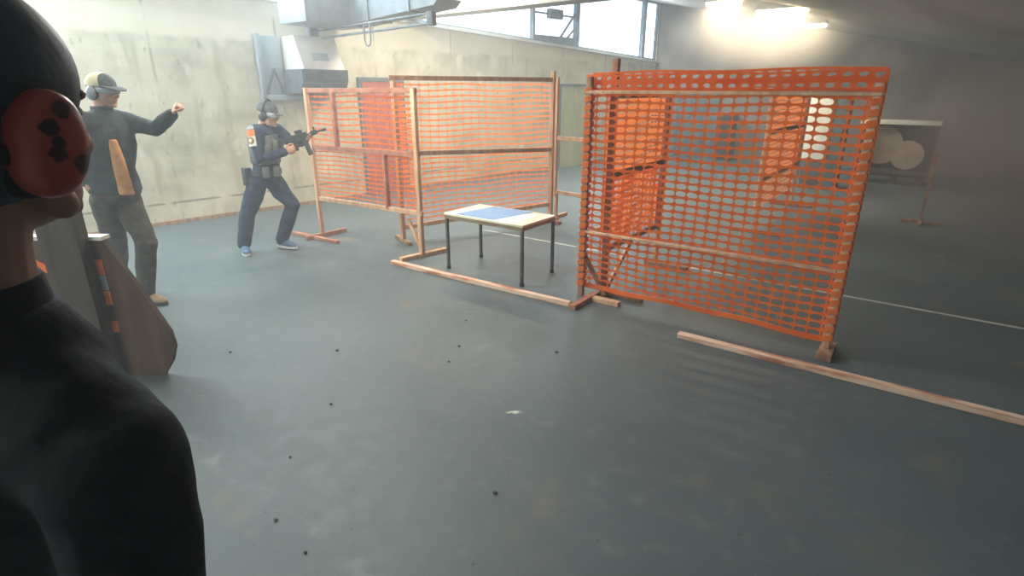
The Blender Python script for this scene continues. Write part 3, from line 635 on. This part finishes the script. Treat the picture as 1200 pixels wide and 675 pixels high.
p0, p1 = at(58, 288, GB), at(78, 356, GB); tape('tape_gr', p1.z, p0.z, p1.dot(RT) - 0.05, p0.dot(RT) - 0.05, 0.07, GB - 0.004)

# ------------------------------------------------------------------ people
UP = Vector((0, 0, 1))
def frame(f, u):
    f = f.normalized(); s = f.cross(u).normalized(); u = s.cross(f)
    return s, f, u, Matrix(((s.x, f.x, u.x), (s.y, f.y, u.y), (s.z, f.z, u.z)))
def hand(bm, w, d, n, th, curl, k=1.0):
    """w wrist, d fingers' direction, n palm normal (fingers curl towards it), th thumb side"""
    d = d.normalized(); n = (n - d * n.dot(d)).normalized(); th = (th - d * th.dot(d) - n * th.dot(n)).normalized()
    R = Matrix(((th.x, d.x, n.x), (th.y, d.y, n.y), (th.z, d.z, n.z)))
    ball(bm, w + d * 0.050 * k, (0.042 * k, 0.054 * k, 0.017 * k), R)
    tube(bm, [w - d * 0.02, w + d * 0.03 * k], [(0.028, 0.021), (0.033 * k, 0.018 * k)], 12, ref=n)
    for off, ln, c in ((0.033, 0.074, 0.95), (0.011, 0.082, 1.0), (-0.011, 0.076, 1.05), (-0.032, 0.060, 1.1)):
        p = w + d * (0.088 - abs(off) * 0.22) * k + th * off * k; a = 0.0; pts = [p - d * 0.02, p]; rr = [0.0095 * k, 0.0095 * k]
        for q, (fr, bend) in enumerate(((0.45, 0.9), (0.32, 1.15), (0.23, 0.8))):
            a += math.radians(curl) * bend * c
            p = p + (d * math.cos(a) + n * math.sin(a) + th * off * 1.2 * max(0, math.cos(a))) * ln * fr * k
            pts.append(p.copy()); rr.append((0.0090 - 0.0008 * q) * k)
        limb(bm, pts, rr, 10, ref=n if abs(d.dot(UP)) > 0.9 else UP)
    b = w + d * 0.030 * k + th * 0.030 * k
    c = min(1.0, curl / 80.0)
    p1 = b + (th * 0.75 + d * 0.65 + n * 0.15).normalized() * 0.036 * k
    p2 = p1 + (th * (0.45 - 0.5 * c) + d * 0.8 + n * 0.75 * c).normalized() * 0.030 * k
    p3 = p2 + (th * (0.2 - 0.6 * c) + d * 0.85 + n * 0.8 * c).normalized() * 0.024 * k
    limb(bm, [b - th * 0.015, b, p1, p2, p3], [0.013 * k, 0.0135 * k, 0.0115 * k, 0.0105 * k, 0.009 * k], 10, ref=d.cross(th))
def head(bm, c, f, u):
    s, f, u, R = frame(f, u); o = lambda a, b, z: c + s * a + f * b + u * z
    ball(bm, o(0, -0.012, 0.028), (0.077, 0.097, 0.092), R, 24)
    ball(bm, o(0, 0.028, -0.035), (0.064, 0.066, 0.088), R, 20)
    ball(bm, o(0, 0.042, -0.082), (0.050, 0.048, 0.036), R)
    ball(bm, o(0, 0.078, -0.100), (0.022, 0.016, 0.016), R)
    for a in (-1, 1):
        ball(bm, o(a * 0.040, 0.062, -0.028), (0.026, 0.026, 0.022), R)            # cheek
        limb(bm, [o(a * 0.062, 0.0, -0.055), o(a * 0.050, 0.035, -0.092)], [0.018, 0.018], 10, ref=s)   # jaw corner
        ball(bm, o(a * 0.080, -0.012, -0.018), (0.009, 0.020, 0.033), R)           # ear
        ball(bm, o(a * 0.032, 0.080, 0.026), (0.026, 0.013, 0.010), R)             # brow
        ball(bm, o(a * 0.012, 0.100, -0.034), (0.010, 0.011, 0.009), R)            # nostril
    tube(bm, [o(0, 0.086, 0.018), o(0, 0.102, -0.012), o(0, 0.114, -0.030)], [0.009, 0.011, 0.012], 12, ref=s)
    ball(bm, o(0, 0.088, -0.060), (0.024, 0.010, 0.006), R); ball(bm, o(0, 0.087, -0.072), (0.021, 0.011, 0.007), R)
    return s, f, u, R
def shoe(J, side, mat, sole, parent, toe, ank):
    d = Vector((toe.x - ank.x, toe.y - ank.y, 0)).normalized(); s = d.cross(UP)
    b = Vector((ank.x, ank.y, 0)); L = 0.0
    o = lambda a, f, z: b + s * a + d * f + Vector((0, 0, z)) + Vector((0, 0, max(0.0, ank.z - 0.095)))
    bm = B(); tube(bm, [o(0, -0.075, 0.05), o(0, -0.05, 0.055), o(0, 0.0, 0.062), o(0, 0.06, 0.052), o(0, 0.12, 0.042), o(0, 0.165, 0.036), o(0, 0.19, 0.030)],
                  [(0.024, 0.026), (0.036, 0.038), (0.040, 0.046), (0.044, 0.038), (0.048, 0.028), (0.040, 0.022), (0.018, 0.012)], 16, ref=UP)
    tube(bm, [o(0, -0.02, 0.06), o(0, -0.022, 0.13)], [0.046, 0.044], 14, ref=d)
    h = obj('shoe', fuse(bm, 0.006, 3), M[mat], parent)
    bm = B(); pts = []
    for k in range(24):
        a = k * 2 * PI / 24; c, q = math.cos(a), math.sin(a)
        w = 0.043 + 0.009 * max(0, c); pts.append(o(q * w, 0.056 + c * 0.142, 0.0))
    prism(bm, pts, (0, 0, 0.026)); obj('sole', bm, M[sole], h)
    return h
def figure(name, label, base, J, mats, root=None):
    t = thing(name, label, 'person', base)
    f, sd = J['f'], J['f'].cross(UP).normalized()
    # the body, one continuous surface
    bm = B(); s, hf, hu, R = head(bm, J['head'], J['hf'], J['hu'])
    hc = J['head']
    limb(bm, [hc - hf * 0.02 - hu * 0.05, (hc + J['neck']) / 2 - hf * 0.012 - hu * 0.03, J['neck']], [0.056, 0.056, 0.066], 16, ref=hf)
    tube(bm, [J['neck'] - UP * 0.02, J['chest'], J['waist'], J['pelvis']], [(0.09, 0.065), (0.145, 0.09), (0.125, 0.085), (0.14, 0.095)], 20, ref=f)
    for S in 'LR':
        limb(bm, [J['sh' + S], J['el' + S], J['wr' + S]], [0.048, 0.039, 0.026], 12, ref=f)
        limb(bm, [(J['neck'] + J['chest']) / 2, J['sh' + S]], [0.07, 0.048], 12, ref=f)
        hd, hn, ht, hcurl = J['hand' + S]
        hand(bm, J['wr' + S], hd, hn, ht, hcurl)
        limb(bm, [J['hip' + S], J['kn' + S], J['an' + S]], [0.075, 0.050, 0.035], 12, ref=f)
        a, to = J['an' + S], J['toe' + S]; fd = Vector((to.x - a.x, to.y - a.y, 0)).normalized()
        z = Vector((0, 0, max(0.0, a.z - 0.095)))
        limb(bm, [a, Vector((a.x, a.y, 0.05)) + z + fd * 0.04, Vector((a.x, a.y, 0.04)) + z + fd * 0.13], [0.034, 0.030, 0.024], 10, ref=UP)
    obj('body', fuse(bm, 0.0045, 2), M[mats['skin']], t)
    # upper garment
    k = J.get('bulk', 1.0)
    bm = B()
    tube(bm, [J['neck'] + UP * 0.005, J['neck'] - UP * 0.05, J['chest'] + UP * 0.03, J['chest'] - UP * 0.06, J['waist'], J['hem']],
         [(0.075, 0.072), (0.125 * k, 0.10 * k), (0.180 * k, 0.130 * k), (0.178 * k, 0.135 * k), (0.160 * k, 0.130 * k), J.get('hemr', (0.178 * k, 0.145 * k))], 22, ref=f)
    for S in 'LR':
        e = J['el' + S]; w = J['wr' + S]; h = J['sh' + S]
        limb(bm, [J['neck'] - UP * 0.06, h], [0.085 * k, 0.076 * k], 14, ref=f)
        limb(bm, [h, (h * 0.5 + e * 0.5), e, (e * 0.45 + w * 0.55), w + (e - w).normalized() * 0.01], [0.078 * k, 0.066 * k, 0.057 * k, 0.051 * k, 0.041 * k], 14, ref=f)
    obj(mats['top'][0], fuse(bm, 0.009, 5, J.get('fold', 0.006), 8.0, (1, 1, 0.7)), M[mats['top'][1]], t)
    bm = B(); tube(bm, [J['neck'] - UP * 0.02, J['neck'] + UP * 0.035], [(0.078, 0.076), (0.070, 0.070)], 20, ref=f); obj('collar', bm, M[mats['top'][1]], t)
    # trousers
    bm = B()
    wb = J['waist'] * 0.4 + J['pelvis'] * 0.6
    tube(bm, [wb + UP * 0.03, J['pelvis'], J['pelvis'] - UP * 0.07], [(0.158 * k, 0.128 * k), (0.170 * k, 0.140 * k), (0.12, 0.11)], 20, ref=f)
    for S in 'LR':
        h, q, a = J['hip' + S], J['kn' + S], J['an' + S]
        limb(bm, [h + UP * 0.03, h * 0.5 + q * 0.5, q, q * 0.5 + a * 0.5, a + UP * 0.005], [0.104, 0.093, 0.078, 0.073, 0.066], 14, ref=f)
    obj('trousers', fuse(bm, 0.010, 5, 0.007, 7.0, (1, 1, 0.8)), M[mats['legs']], t)
    for S in 'LR': shoe(J, S, mats['shoe' + S], mats['sole'], t, J['toe' + S], J['an' + S])
    for a in (-1, 1):
        bm = B(); ball(bm, hc + s * a * 0.031 + hf * 0.083 + hu * 0.006, (0.011,) * 3); obj('eye', bm, M['sole'], t)
        bm = B(); ball(bm, hc + s * a * 0.031 + hf * 0.091 + hu * 0.006, (0.0055,) * 3); obj('iris', bm, M['black'], t)
    return t, s, hf, hu, R
def ear_cups(t, hc, s, f, u, R, mat, off=0.092, r=(0.022, 0.036, 0.045), sides=(-1, 1), dz=-0.02):
    for a in sides:
        c = hc + s * a * off + u * dz - f * 0.012
        bm = B(); ball(bm, c, r, R, 24); cup = obj('ear_cup', bm, M[mat], t)
        bm = B(); tube(bm, [c - s * a * 0.034, c - s * a * 0.004], [(r[1] * 0.98, r[2] * 0.98), (r[1] * 1.04, r[2] * 1.04)], 26, ref=u); obj('cushion', bm, M['black'], cup)

# --- shooter in navy
g0 = 6.06
f = (RT * 1.0 + FW * 0.12).normalized()
J = dict(f=f, head=at(314, 134, g0), hf=(RT * 1.0 - FW * 0.10 - UP * 0.22), hu=UP + RT * 0.22, neck=at(309, 149, g0), chest=at(309, 168, g0), waist=at(312, 193, g0), pelvis=at(312, 211, g0), hem=at(313, 203, g0),
         shR=at(300, 155, g0 - 0.17), shL=at(325, 153, g0 + 0.17), elR=at(305, 187, g0 - 0.22), wrR=at(334, 178, g0 - 0.08), elL=at(344, 170, g0 + 0.16), wrL=at(359, 163, g0 + 0.05),
         hipR=at(302, 216, g0 - 0.06), hipL=at(320, 214, g0 + 0.09), knR=at(290, 252, g0 - 0.10), knL=at(343, 240, g0 + 0.06), anR=at(286, 286, g0 - 0.12), anL=at(331, 280, g0 + 0.07), bulk=0.98, fold=0.005)
J['toeR'] = J['anR'] + RT * 0.12 - FW * 0.2; J['toeL'] = J['anL'] + RT * 0.25 - FW * 0.10
J['handR'] = (RT * 0.95 + UP * 0.25 + FW * 0.1, FW * 0.9 + UP * 0.1, UP + RT * 0.2, 62); J['handL'] = (RT * 0.75 + UP * 0.35 - FW * 0.3, UP * 0.9 - FW * 0.4, -FW - UP * 0.2, 50)
t, s, hf, hu, R = figure('person', 'person in dark navy clothes and dark cap aiming a short carbine at the screens', Vector((J['pelvis'].x, J['pelvis'].y, 0)), J,
    dict(skin='skin', top=('jacket', 'navy'), legs='navy', shoeR='shoe_blue', shoeL='shoe_blue', sole='sole'))
hc = J['head']; o = lambda a, b, z: hc + s * a + hf * b + hu * z
bm = B(); ball(bm, o(0, -0.012, 0.042), (0.086, 0.108, 0.092), R, 24)
bmesh.ops.bisect_plane(bm, geom=list(bm.verts) + list(bm.edges) + list(bm.faces), plane_co=o(0, 0, 0.022), plane_no=hu, clear_inner=True)
bmesh.ops.contextual_create(bm, geom=[e for e in bm.edges if e.is_boundary])
cap = obj('cap', bm, M['capdark'], t)
bm = B(); prism(bm, [o(-0.06, 0.07, 0.026), o(-0.045, 0.135, 0.018), o(0, 0.155, 0.014), o(0.045, 0.135, 0.018), o(0.06, 0.07, 0.026)], hu * 0.008); obj('brim', bm, M['capdark'], cap)
ear_cups(t, hc, s, hf, hu, R, 'gun', r=(0.026, 0.040, 0.050))
bm = B(); tube(bm, [o(0.098 * math.cos(a), -0.012, 0.012 + 0.135 * math.sin(a)) for a in [k * PI / 14 for k in range(15)]], [(0.012, 0.006)] * 15, 8, ref=hf); obj('headband', bm, M['gun'], t)
bm = B(); tube(bm, [o(0.08, 0.03, 0.008), o(0.066, 0.075, 0.006), o(0.03, 0.108, 0.004), o(-0.03, 0.108, 0.004), o(-0.066, 0.075, 0.006), o(-0.08, 0.03, 0.008)], [(0.005, 0.022)] * 6, 8, ref=hu); obj('glasses', bm, M['lens'], t)
# chest rig, belt pouches, shoulder badge
ch = J['chest']; sd = f.cross(UP)
bm = B(); tube(bm, [ch + UP * 0.09, ch - UP * 0.02, J['waist'] + UP * 0.02], [(0.165, 0.145), (0.190, 0.152), (0.176, 0.146)], 22, ref=f); v = obj('vest', fuse(bm, 0.010, 5, 0.004, 9), M['vest'], t)
for a, b, z in ((0.10, 0.145, -0.02), (0.0, 0.165, -0.04), (-0.10, 0.145, -0.02), (0.15, 0.07, -0.06)):
    c = ch + sd * a + f * b + UP * z; bm = B(); box(bm, (-0.04, -0.022, -0.06), (0.04, 0.022, 0.06), 0.012); bmesh.ops.transform(bm, matrix=Matrix.Translation(c) @ Matrix(((sd.x, f.x, 0), (sd.y, f.y, 0), (0, 0, 1))).to_4x4(), verts=bm.verts); obj('pouch', bm, M['belt'], v)
w = J['waist'] * 0.55 + J['pelvis'] * 0.45
bm = B(); tube(bm, [w - UP * 0.025, w + UP * 0.025], [(0.185, 0.155)] * 2, 24, ref=f); bl = obj('belt', bm, M['gun'], t)
for a, b in ((0.10, 0.14), (0.17, 0.05)): 
    bm = B(); box(bm, (-0.04, -0.03, -0.05), (0.04, 0.03, 0.06), 0.014); bmesh.ops.transform(bm, matrix=Matrix.Translation(w + sd * a + f * b + UP * 0.01) @ Matrix(((sd.x, f.x, 0), (sd.y, f.y, 0), (0, 0, 1))).to_4x4(), verts=bm.verts); obj('pouch', bm, M['belt'], bl)
bm = B(); q = w + sd * 0.10 - f * 0.17; box(bm, q - Vector((0.04, 0.04, 0.13)), q + Vector((0.04, 0.04, 0.06)), 0.015); obj('holster', bm, M['gun'], bl)
shp = J['shR']; ax = (J['elR'] - shp).normalized(); out = (-FW * 0.93 - RT * 0.35); out = (out - ax * out.dot(ax)).normalized(); tg = ax.cross(out)
def sleeve_patch(name, z0, z1, rad, mat, span=1.0, parent=None):
    bm = B(); rows = []
    for j in range(5):
        z = z0 + (z1 - z0) * j / 4; row = []
        for k in range(9):
            a = (k / 8 - 0.5) * span; n = out * math.cos(a) + tg * math.sin(a)
            row.append((bm.verts.new(shp + ax * z + n * rad), bm.verts.new(shp + ax * z + n * (rad - 0.012))))
        rows.append(row)
    for j in range(4):
        for k in range(8):
            for e in (0, 1): bm.faces.new((rows[j][k][e], rows[j][k + 1][e], rows[j + 1][k + 1][e], rows[j + 1][k][e]))
    return obj(name, bm, M[mat], parent or t)
sleeve_patch('shoulder_stripe', -0.055, -0.025, 0.083, 'lens', 1.1)
p = sleeve_patch('shoulder_badge', -0.02, 0.045, 0.088, 'badge_or', 1.25)
sleeve_patch('badge_field', 0.045, 0.145, 0.084, 'badge_wh', 1.25, p)
c = shp + ax * 0.088
bm = B(); tube(bm, [c + out * 0.070, c + out * 0.091], [0.036, 0.034], 20, ref=ax); obj('badge_emblem', bm, M['badge_br'], p)
bm = B(); tube(bm, [c + out * 0.080, c + out * 0.094], [0.018, 0.016], 20, ref=ax); obj('badge_emblem', bm, M['badge_wh'], p)
# --- carbine
butt = at(324, 168, g0 - 0.02); muz = at(382, 151.5, g0 + 0.02)
d = (muz - butt).normalized(); gs = d.cross(UP).normalized(); gu = gs.cross(d); GL = (muz - butt).length
GMx = Matrix(((d.x, gs.x, gu.x, butt.x), (d.y, gs.y, gu.y, butt.y), (d.z, gs.z, gu.z, butt.z), (0, 0, 0, 1)))
t = thing('carbine', 'short black carbine with straight magazine held by the person in navy', 'gun', mat=GMx)
def gpart(name, fn, parent=None):
    bm = B(); fn(bm); return obj(name, bm, M['gun'], parent or t, local=True)
gpart('stock', lambda b: (box(b, (0.0, -0.016, -0.075), (0.025, 0.016, 0.03), 0.006), prism(b, [(0.02, -0.012, 0.025), (0.16, -0.012, 0.022), (0.16, -0.012, -0.005), (0.02, -0.012, -0.05)], (0, 0.024, 0))))
rc = gpart('receiver', lambda b: (box(b, (0.15, -0.021, -0.045), (0.34, 0.021, 0.032), 0.006)))
gpart('handguard', lambda b: (box(b, (0.34, -0.021, -0.022), (GL - 0.10, 0.021, 0.028), 0.007)))
gpart('barrel', lambda b: (tube(b, [(GL - 0.10, 0, 0.003), (GL - 0.045, 0, 0.003), (GL - 0.045, 0, 0.003), (GL, 0, 0.003)], [0.010, 0.010, 0.015, 0.015], 14, ref=(0, 1, 0))))
gpart('magazine', lambda b: prism(b, [(0.27, -0.013, -0.04), (0.315, -0.013, -0.04), (0.325, -0.013, -0.205), (0.28, -0.013, -0.21)], (0, 0.026, 0)))
gpart('grip', lambda b: prism(b, [(0.175, -0.014, -0.04), (0.215, -0.014, -0.04), (0.195, -0.014, -0.13), (0.150, -0.014, -0.125)], (0, 0.028, 0)))
gpart('trigger_guard', lambda b: tube(b, [(0.21, 0, -0.045), (0.215, 0, -0.08), (0.26, 0, -0.08), (0.268, 0, -0.045)], 0.004, 8, ref=(0, 1, 0)))
gpart('sight', lambda b: box(b, (0.22, -0.015, 0.03), (0.30, 0.015, 0.07), 0.008))
gpart('front_sight', lambda b: (box(b, (GL - 0.13, -0.006, 0.025), (GL - 0.115, 0.006, 0.06), 0.002)))

# --- range officer with the cap
g0 = 4.36
f = (RT * 0.86 - FW * 0.50).normalized()
J = dict(f=f, head=at(121, 106, g0), hf=(RT * 0.98 - FW * 0.22 - UP * 0.10), hu=UP + RT * 0.10, neck=at(120, 130, g0), chest=at(127, 158, g0), waist=at(131, 196, g0), pelvis=at(137, 226, g0), hem=at(136, 224, g0), hemr=(0.185, 0.150),
         shR=at(103, 144, g0 - 0.14), shL=at(146, 143, g0 + 0.13), elR=at(92, 184, g0 - 0.16), wrR=at(99, 214, g0 - 0.12), elL=at(182, 151, g0 + 0.08), wrL=at(202, 134, g0 + 0.02),
         hipR=at(125, 240, g0 - 0.03), hipL=at(149, 238, g0 + 0.08), knR=at(136, 284, g0 + 0.12), knL=at(172, 285, g0 - 0.02), anR=at(140, 324, g0 + 0.36), anL=at(171, 343, g0 + 0.03), fold=0.006)
J['toeR'] = J['anR'] + RT * 0.25 - FW * 0.05; J['toeL'] = J['anL'] + RT * 0.25 - FW * 0.06
J['handR'] = (-UP + RT * 0.35, RT * 0.6 + FW * 0.6, RT - FW * 0.4, 40); J['handL'] = (RT * 0.55 + UP * 0.8, RT * 0.6 - UP * 0.4 + FW * 0.4, FW * -0.8 + UP * 0.2, 84)
t, s, hf, hu, R = figure('person', 'person in dark open jacket and cream and dark cap, stretching one arm forward', Vector((J['pelvis'].x, J['pelvis'].y, 0)), J,
    dict(skin='skin', top=('jacket', 'jacket'), legs='olive', shoeR='shoe_tan', shoeL='shoe_tan', sole='soledark'))
hc = J['head']; o = lambda a, b, z: hc + s * a + hf * b + hu * z
def half_cap(r, z, mat, name, parent, cut=None):
    bm = B(); ball(bm, o(0, -0.012, 0.036), r, R, 24)
    bmesh.ops.bisect_plane(bm, geom=list(bm.verts) + list(bm.edges) + list(bm.faces), plane_co=o(0, 0, z), plane_no=hu, clear_inner=True)
    if cut: bmesh.ops.bisect_plane(bm, geom=list(bm.verts) + list(bm.edges) + list(bm.faces), plane_co=o(*cut[0]), plane_no=s * cut[1][0] + hf * cut[1][1] + hu * cut[1][2], clear_inner=True)
    bmesh.ops.solidify(bm, geom=list(bm.faces), thickness=0.004)
    return obj(name, bm, M[mat], parent)
cap = half_cap((0.086, 0.108, 0.090), 0.020, 'capdark', 'cap', t)
half_cap((0.089, 0.112, 0.0915), 0.030, 'capcream', 'back_panel', cap, ((0, 0.062, 0), (0.0, -1, -0.35)))
bm = B(); tube(bm, [o(0, 0.06, 0.034), o(0, 0.10, 0.032), o(0, 0.145, 0.024), o(0, 0.175, 0.014)], [(0.080, 0.006), (0.080, 0.006), (0.066, 0.006), (0.030, 0.005)], 16, ref=hu); obj('brim', bm, M['capdark'], cap)
ear_cups(t, hc, s, hf, hu, R, 'muff', r=(0.028, 0.040, 0.050))
bm = B(); tube(bm, [o(0.10 * math.cos(a), -0.04 - 0.085 * math.sin(a), -0.03) for a in [k * PI / 14 for k in range(15)]], [(0.006, 0.012)] * 15, 8, ref=hu); obj('headband', bm, M['muff'], t)
bm = B(); tube(bm, [o(0.088, -0.02, 0.010), o(0.07, 0.075, 0.006), o(0.03, 0.108, 0.004), o(-0.03, 0.108, 0.004), o(-0.07, 0.075, 0.006), o(-0.088, -0.02, 0.010)], [(0.004, 0.018)] * 6, 8, ref=hu); obj('glasses', bm, M['lens'], t)
cam_dir = -FW
bm = B(); pts = [at(132, 164, g0 - 0.145), at(137, 183, g0 - 0.155), at(143, 205, g0 - 0.150), at(149, 228, g0 - 0.148)]
tube(bm, pts, [(0.022, 0.03), (0.042, 0.034), (0.050, 0.034), (0.056, 0.034)], 16, ref=cam_dir); obj('shirt', fuse(bm, 0.008, 3, 0.003), M['lining'], t)

# --- onlooker in the foreground, seen from behind
f = (FW * 0.97 + RT * 0.24).normalized(); sd = f.cross(UP).normalized()
HC = gp(-0.56, 0.60, 1.675)
nb = HC - f * 0.045 - sd * 0.022 - UP * 0.205
K = lambda a, b, z: Vector((nb.x, nb.y, 0)) + sd * a + f * b + UP * z
J = dict(f=f, head=HC, hf=f - UP * 0.06, hu=UP + f * 0.06, neck=nb, chest=K(0, 0.0, 1.27), waist=K(0, 0.0, 1.06), pelvis=K(0, 0, 0.93), hem=K(0, 0, 0.92),
         shR=K(0.170, -0.02, 1.318), shL=K(-0.148, -0.02, 1.318), elR=K(0.202, -0.05, 1.05), elL=K(-0.180, -0.05, 1.05), wrR=K(0.205, 0.11, 0.86), wrL=K(-0.185, 0.11, 0.86),
         hipR=K(0.09, 0, 0.90), hipL=K(-0.09, 0, 0.90), knR=K(0.11, 0.03, 0.50), knL=K(-0.11, 0.03, 0.50), anR=K(0.12, -0.01, 0.095), anL=K(-0.12, -0.01, 0.095), bulk=0.94, fold=0.006)
J['toeR'] = J['anR'] + f * 0.25 + sd * 0.06; J['toeL'] = J['anL'] + f * 0.25 - sd * 0.06
J['handR'] = (-UP + f * 0.5, -sd + f * 0.2, f, 30); J['handL'] = (-UP + f * 0.5, sd + f * 0.2, f, 30)
t, s, hf, hu, R = figure('person', 'person in black shirt with red ear defenders in the near left corner, back turned', Vector((nb.x, nb.y, 0)), J,
    dict(skin='skin_near', top=('shirt', 'blackshirt'), legs='jeans', shoeR='soledark', shoeL='soledark', sole='soledark'))
hc = HC; o = lambda a, b, z: hc + s * a + hf * b + hu * z
bm = B(); ball(bm, o(0, -0.012, 0.043), (0.091, 0.116, 0.100), R, 40)
bmesh.ops.bisect_plane(bm, geom=list(bm.verts) + list(bm.edges) + list(bm.faces), plane_co=o(0, 0, -0.010), plane_no=hu + hf * 0.25, clear_inner=True)
bmesh.ops.solidify(bm, geom=list(bm.faces), thickness=0.005)
cap = obj('cap', bm, M['hairdark'], t)
bm = B(); ball(bm, o(0, -0.030, -0.02), (0.084, 0.090, 0.085), R, 30)
bmesh.ops.bisect_plane(bm, geom=list(bm.verts) + list(bm.edges) + list(bm.faces), plane_co=o(0, 0.012, 0.0), plane_no=-hf, clear_inner=True)
obj('hair', bm, M['hairdark'], t)
for a in (-1, 1):
    c = o(a * 0.100, -0.002, -0.026)
    tl = (hu * 1.0 + hf * 0.15).normalized()
    M['muffred'] = muff_red([(XF[t].inverted() @ (c + s * a * 0.020 + hf * b + hu * z), r) for b, z, r in ((0.001, 0.033, 0.0085), (-0.013, 0.016, 0.0085), (-0.009, 0.003, 0.0075), (-0.011, -0.008, 0.0085), (0.012, -0.019, 0.0095), (0.028, -0.010, 0.009))])
    bm = B()
    prof = [(-0.022, 0.96), (-0.006, 1.02), (0.004, 1.0), (0.014, 0.93), (0.020, 0.80), (0.023, 0.55), (0.024, 0.25)]
    tube(bm, [c + s * a * x for x, r in prof], [(0.032 * r, 0.053 * r) for x, r in prof], 36, ref=tl); cup = obj('ear_cup', bm, M['muffred'], t)
    cup['label'] = 'red cup with dark blotches'
    bm = B(); tube(bm, [c - s * a * 0.045, c - s * a * 0.036, c - s * a * 0.026, c - s * a * 0.020], [(0.036, 0.054), (0.038, 0.056), (0.036, 0.055), (0.030, 0.048)], 30, ref=tl); obj('cushion', bm, M['black'], cup)
bm = B(); tube(bm, [o(0.088 * math.cos(a), -0.02 - 0.115 * math.sin(a), -0.035) for a in [k * PI / 18 for k in range(19)]], [(0.004, 0.010)] * 19, 10, ref=hu); obj('neckband', bm, M['black'], t)

# ------------------------------------------------------------------ crumbs on the floor
for px, py, r in ((270, 413, 0.011), (395, 411, 0.013), (538, 406, 0.011), (526, 424, 0.009), (652, 413, 0.012), (388, 474, 0.010), (340, 536, 0.008), (323, 610, 0.010), (358, 648, 0.008), (580, 578, 0.011), (106 + 440, 300 + 76, 0.009)):
    u = (px - 600) / F_PX; v = (337.5 - py) / F_PX
    dz = -math.sin(PITCH) + v * math.cos(PITCH); k = CAM_H / -dz
    p = RT * u * k + FW * (math.cos(PITCH) + v * math.sin(PITCH)) * k
    bm = B(); bmesh.ops.create_icosphere(bm, subdivisions=2, radius=1.0)
    for q in bm.verts: q.co *= 1 + 0.3 * noise.noise(q.co * 1.7 + Vector((px, py, 0)))
    r *= 0.8
    bmesh.ops.scale(bm, vec=(r * 1.3, r, r * 0.55), verts=bm.verts); bmesh.ops.translate(bm, vec=(p.x, p.y, r * 0.4), verts=bm.verts)
    mz = min(q.co.z for q in bm.verts); bmesh.ops.translate(bm, vec=(0, 0, -mz), verts=bm.verts)
    tag(obj('debris_crumb', bm, M['crumb']), 'small dark crumb of debris on the open floor', 'debris', 'dark crumbs scattered on the floor')

# ------------------------------------------------------------------ haze
def volume(name, lo, hi, label, col, dens, kind, absorb=None, graph=None):
    m, nt, N, L, b = new_mat(name + '_smoke'); N.remove(b)
    v = N.new('ShaderNodeVolumePrincipled'); v.inputs['Color'].default_value = (*col, 1); v.inputs['Density'].default_value = dens
    v.inputs['Anisotropy'].default_value = 0.2
    if absorb: v.inputs['Absorption Color'].default_value = (*absorb, 1)
    L.new(v.outputs[0], N['Material Output'].inputs['Volume'])
    if graph: graph(G(m), N, L, v)
    if isinstance(lo, bmesh.types.BMesh): bm = lo
    else: bm = B(); box(bm, lo, hi)
    o = obj(name, bm, m, smooth=False); tag(o, label, 'haze', kind='stuff'); return o
bm = B(); vs = []
for y, xw in ((-5.15, -9.08), (15.1, -6.58)):
    vs.append([bm.verts.new((x, y, z)) for x, z in ((xw, 0.02), (4.15, 0.02), (4.15, 2.2), (1.0, 2.2), (xw, min(3.84, 2.43 - 0.214 * xw)))])
bm.faces.new(vs[0]); bm.faces.new(vs[1][::-1])
for k in range(5): bm.faces.new((vs[0][k], vs[1][k], vs[1][(k + 1) % 5], vs[0][(k + 1) % 5]))
volume('smoke_haze', bm, None, 'thin pale smoke haze hanging through the whole hall', (0.86, 0.91, 0.93), 0.014, 'stuff')
volume('smoke_haze', (-7.5, -2.0, 0.03), (-3.9, 7.6, 3.1), 'thicker pale smoke haze on the left under the long window', (0.84, 0.91, 0.96), 0.020, 'stuff')
def cloud(g, N, L, v, loc=(0, 0, -0.55), rad=(1.9, 4.2, 1.5), dens=0.30):                                              # denser in the middle, ragged towards its rim
    tc = N.new('ShaderNodeTexCoord').outputs['Object']
    mp = N.new('ShaderNodeMapping'); mp.inputs['Location'].default_value = loc; mp.inputs['Scale'].default_value = [1 / r for r in rad]; L.new(tc, mp.inputs['Vector'])
    ln = N.new('ShaderNodeVectorMath'); ln.operation = 'LENGTH'; L.new(mp.outputs[0], ln.inputs[0])
    d = g.math('MULTIPLY', g.step(ln.outputs['Value'], 1.0, 0.25), g.math('MULTIPLY_ADD', g.noise(tc, 0.9, 3), 1.3, 0.1))
    L.new(g.math('MULTIPLY', d, dens), v.inputs['Density'])
volume('smoke_cloud', (-0.9, 4.6, 0.1), (2.9, 13.0, 2.15), 'brownish grey smoke cloud drifting at the right beyond the largest screen', (0.44, 0.37, 0.33), 0.1, 'stuff', None, cloud)
bm = B(); prism(bm, [(-4.3, 8.6, 1.6), (-0.9, 8.6, 1.6), (-0.9, 8.6, 2.60), (-4.3, 8.6, 3.33)], (0, 4.4, 0))  # extra haze put round the lamps so their surroundings look bright and warm
volume('smoke_cloud', bm, None, 'pale haze added round the warm ceiling lamps to give them a halo', (0.90, 0.88, 0.84), 0.1, 'stuff', None,
       lambda g, N, L, v: cloud(g, N, L, v, (0.0, 0, -1.15 / 0.95), (1.7, 2.2, 0.95), 0.55))
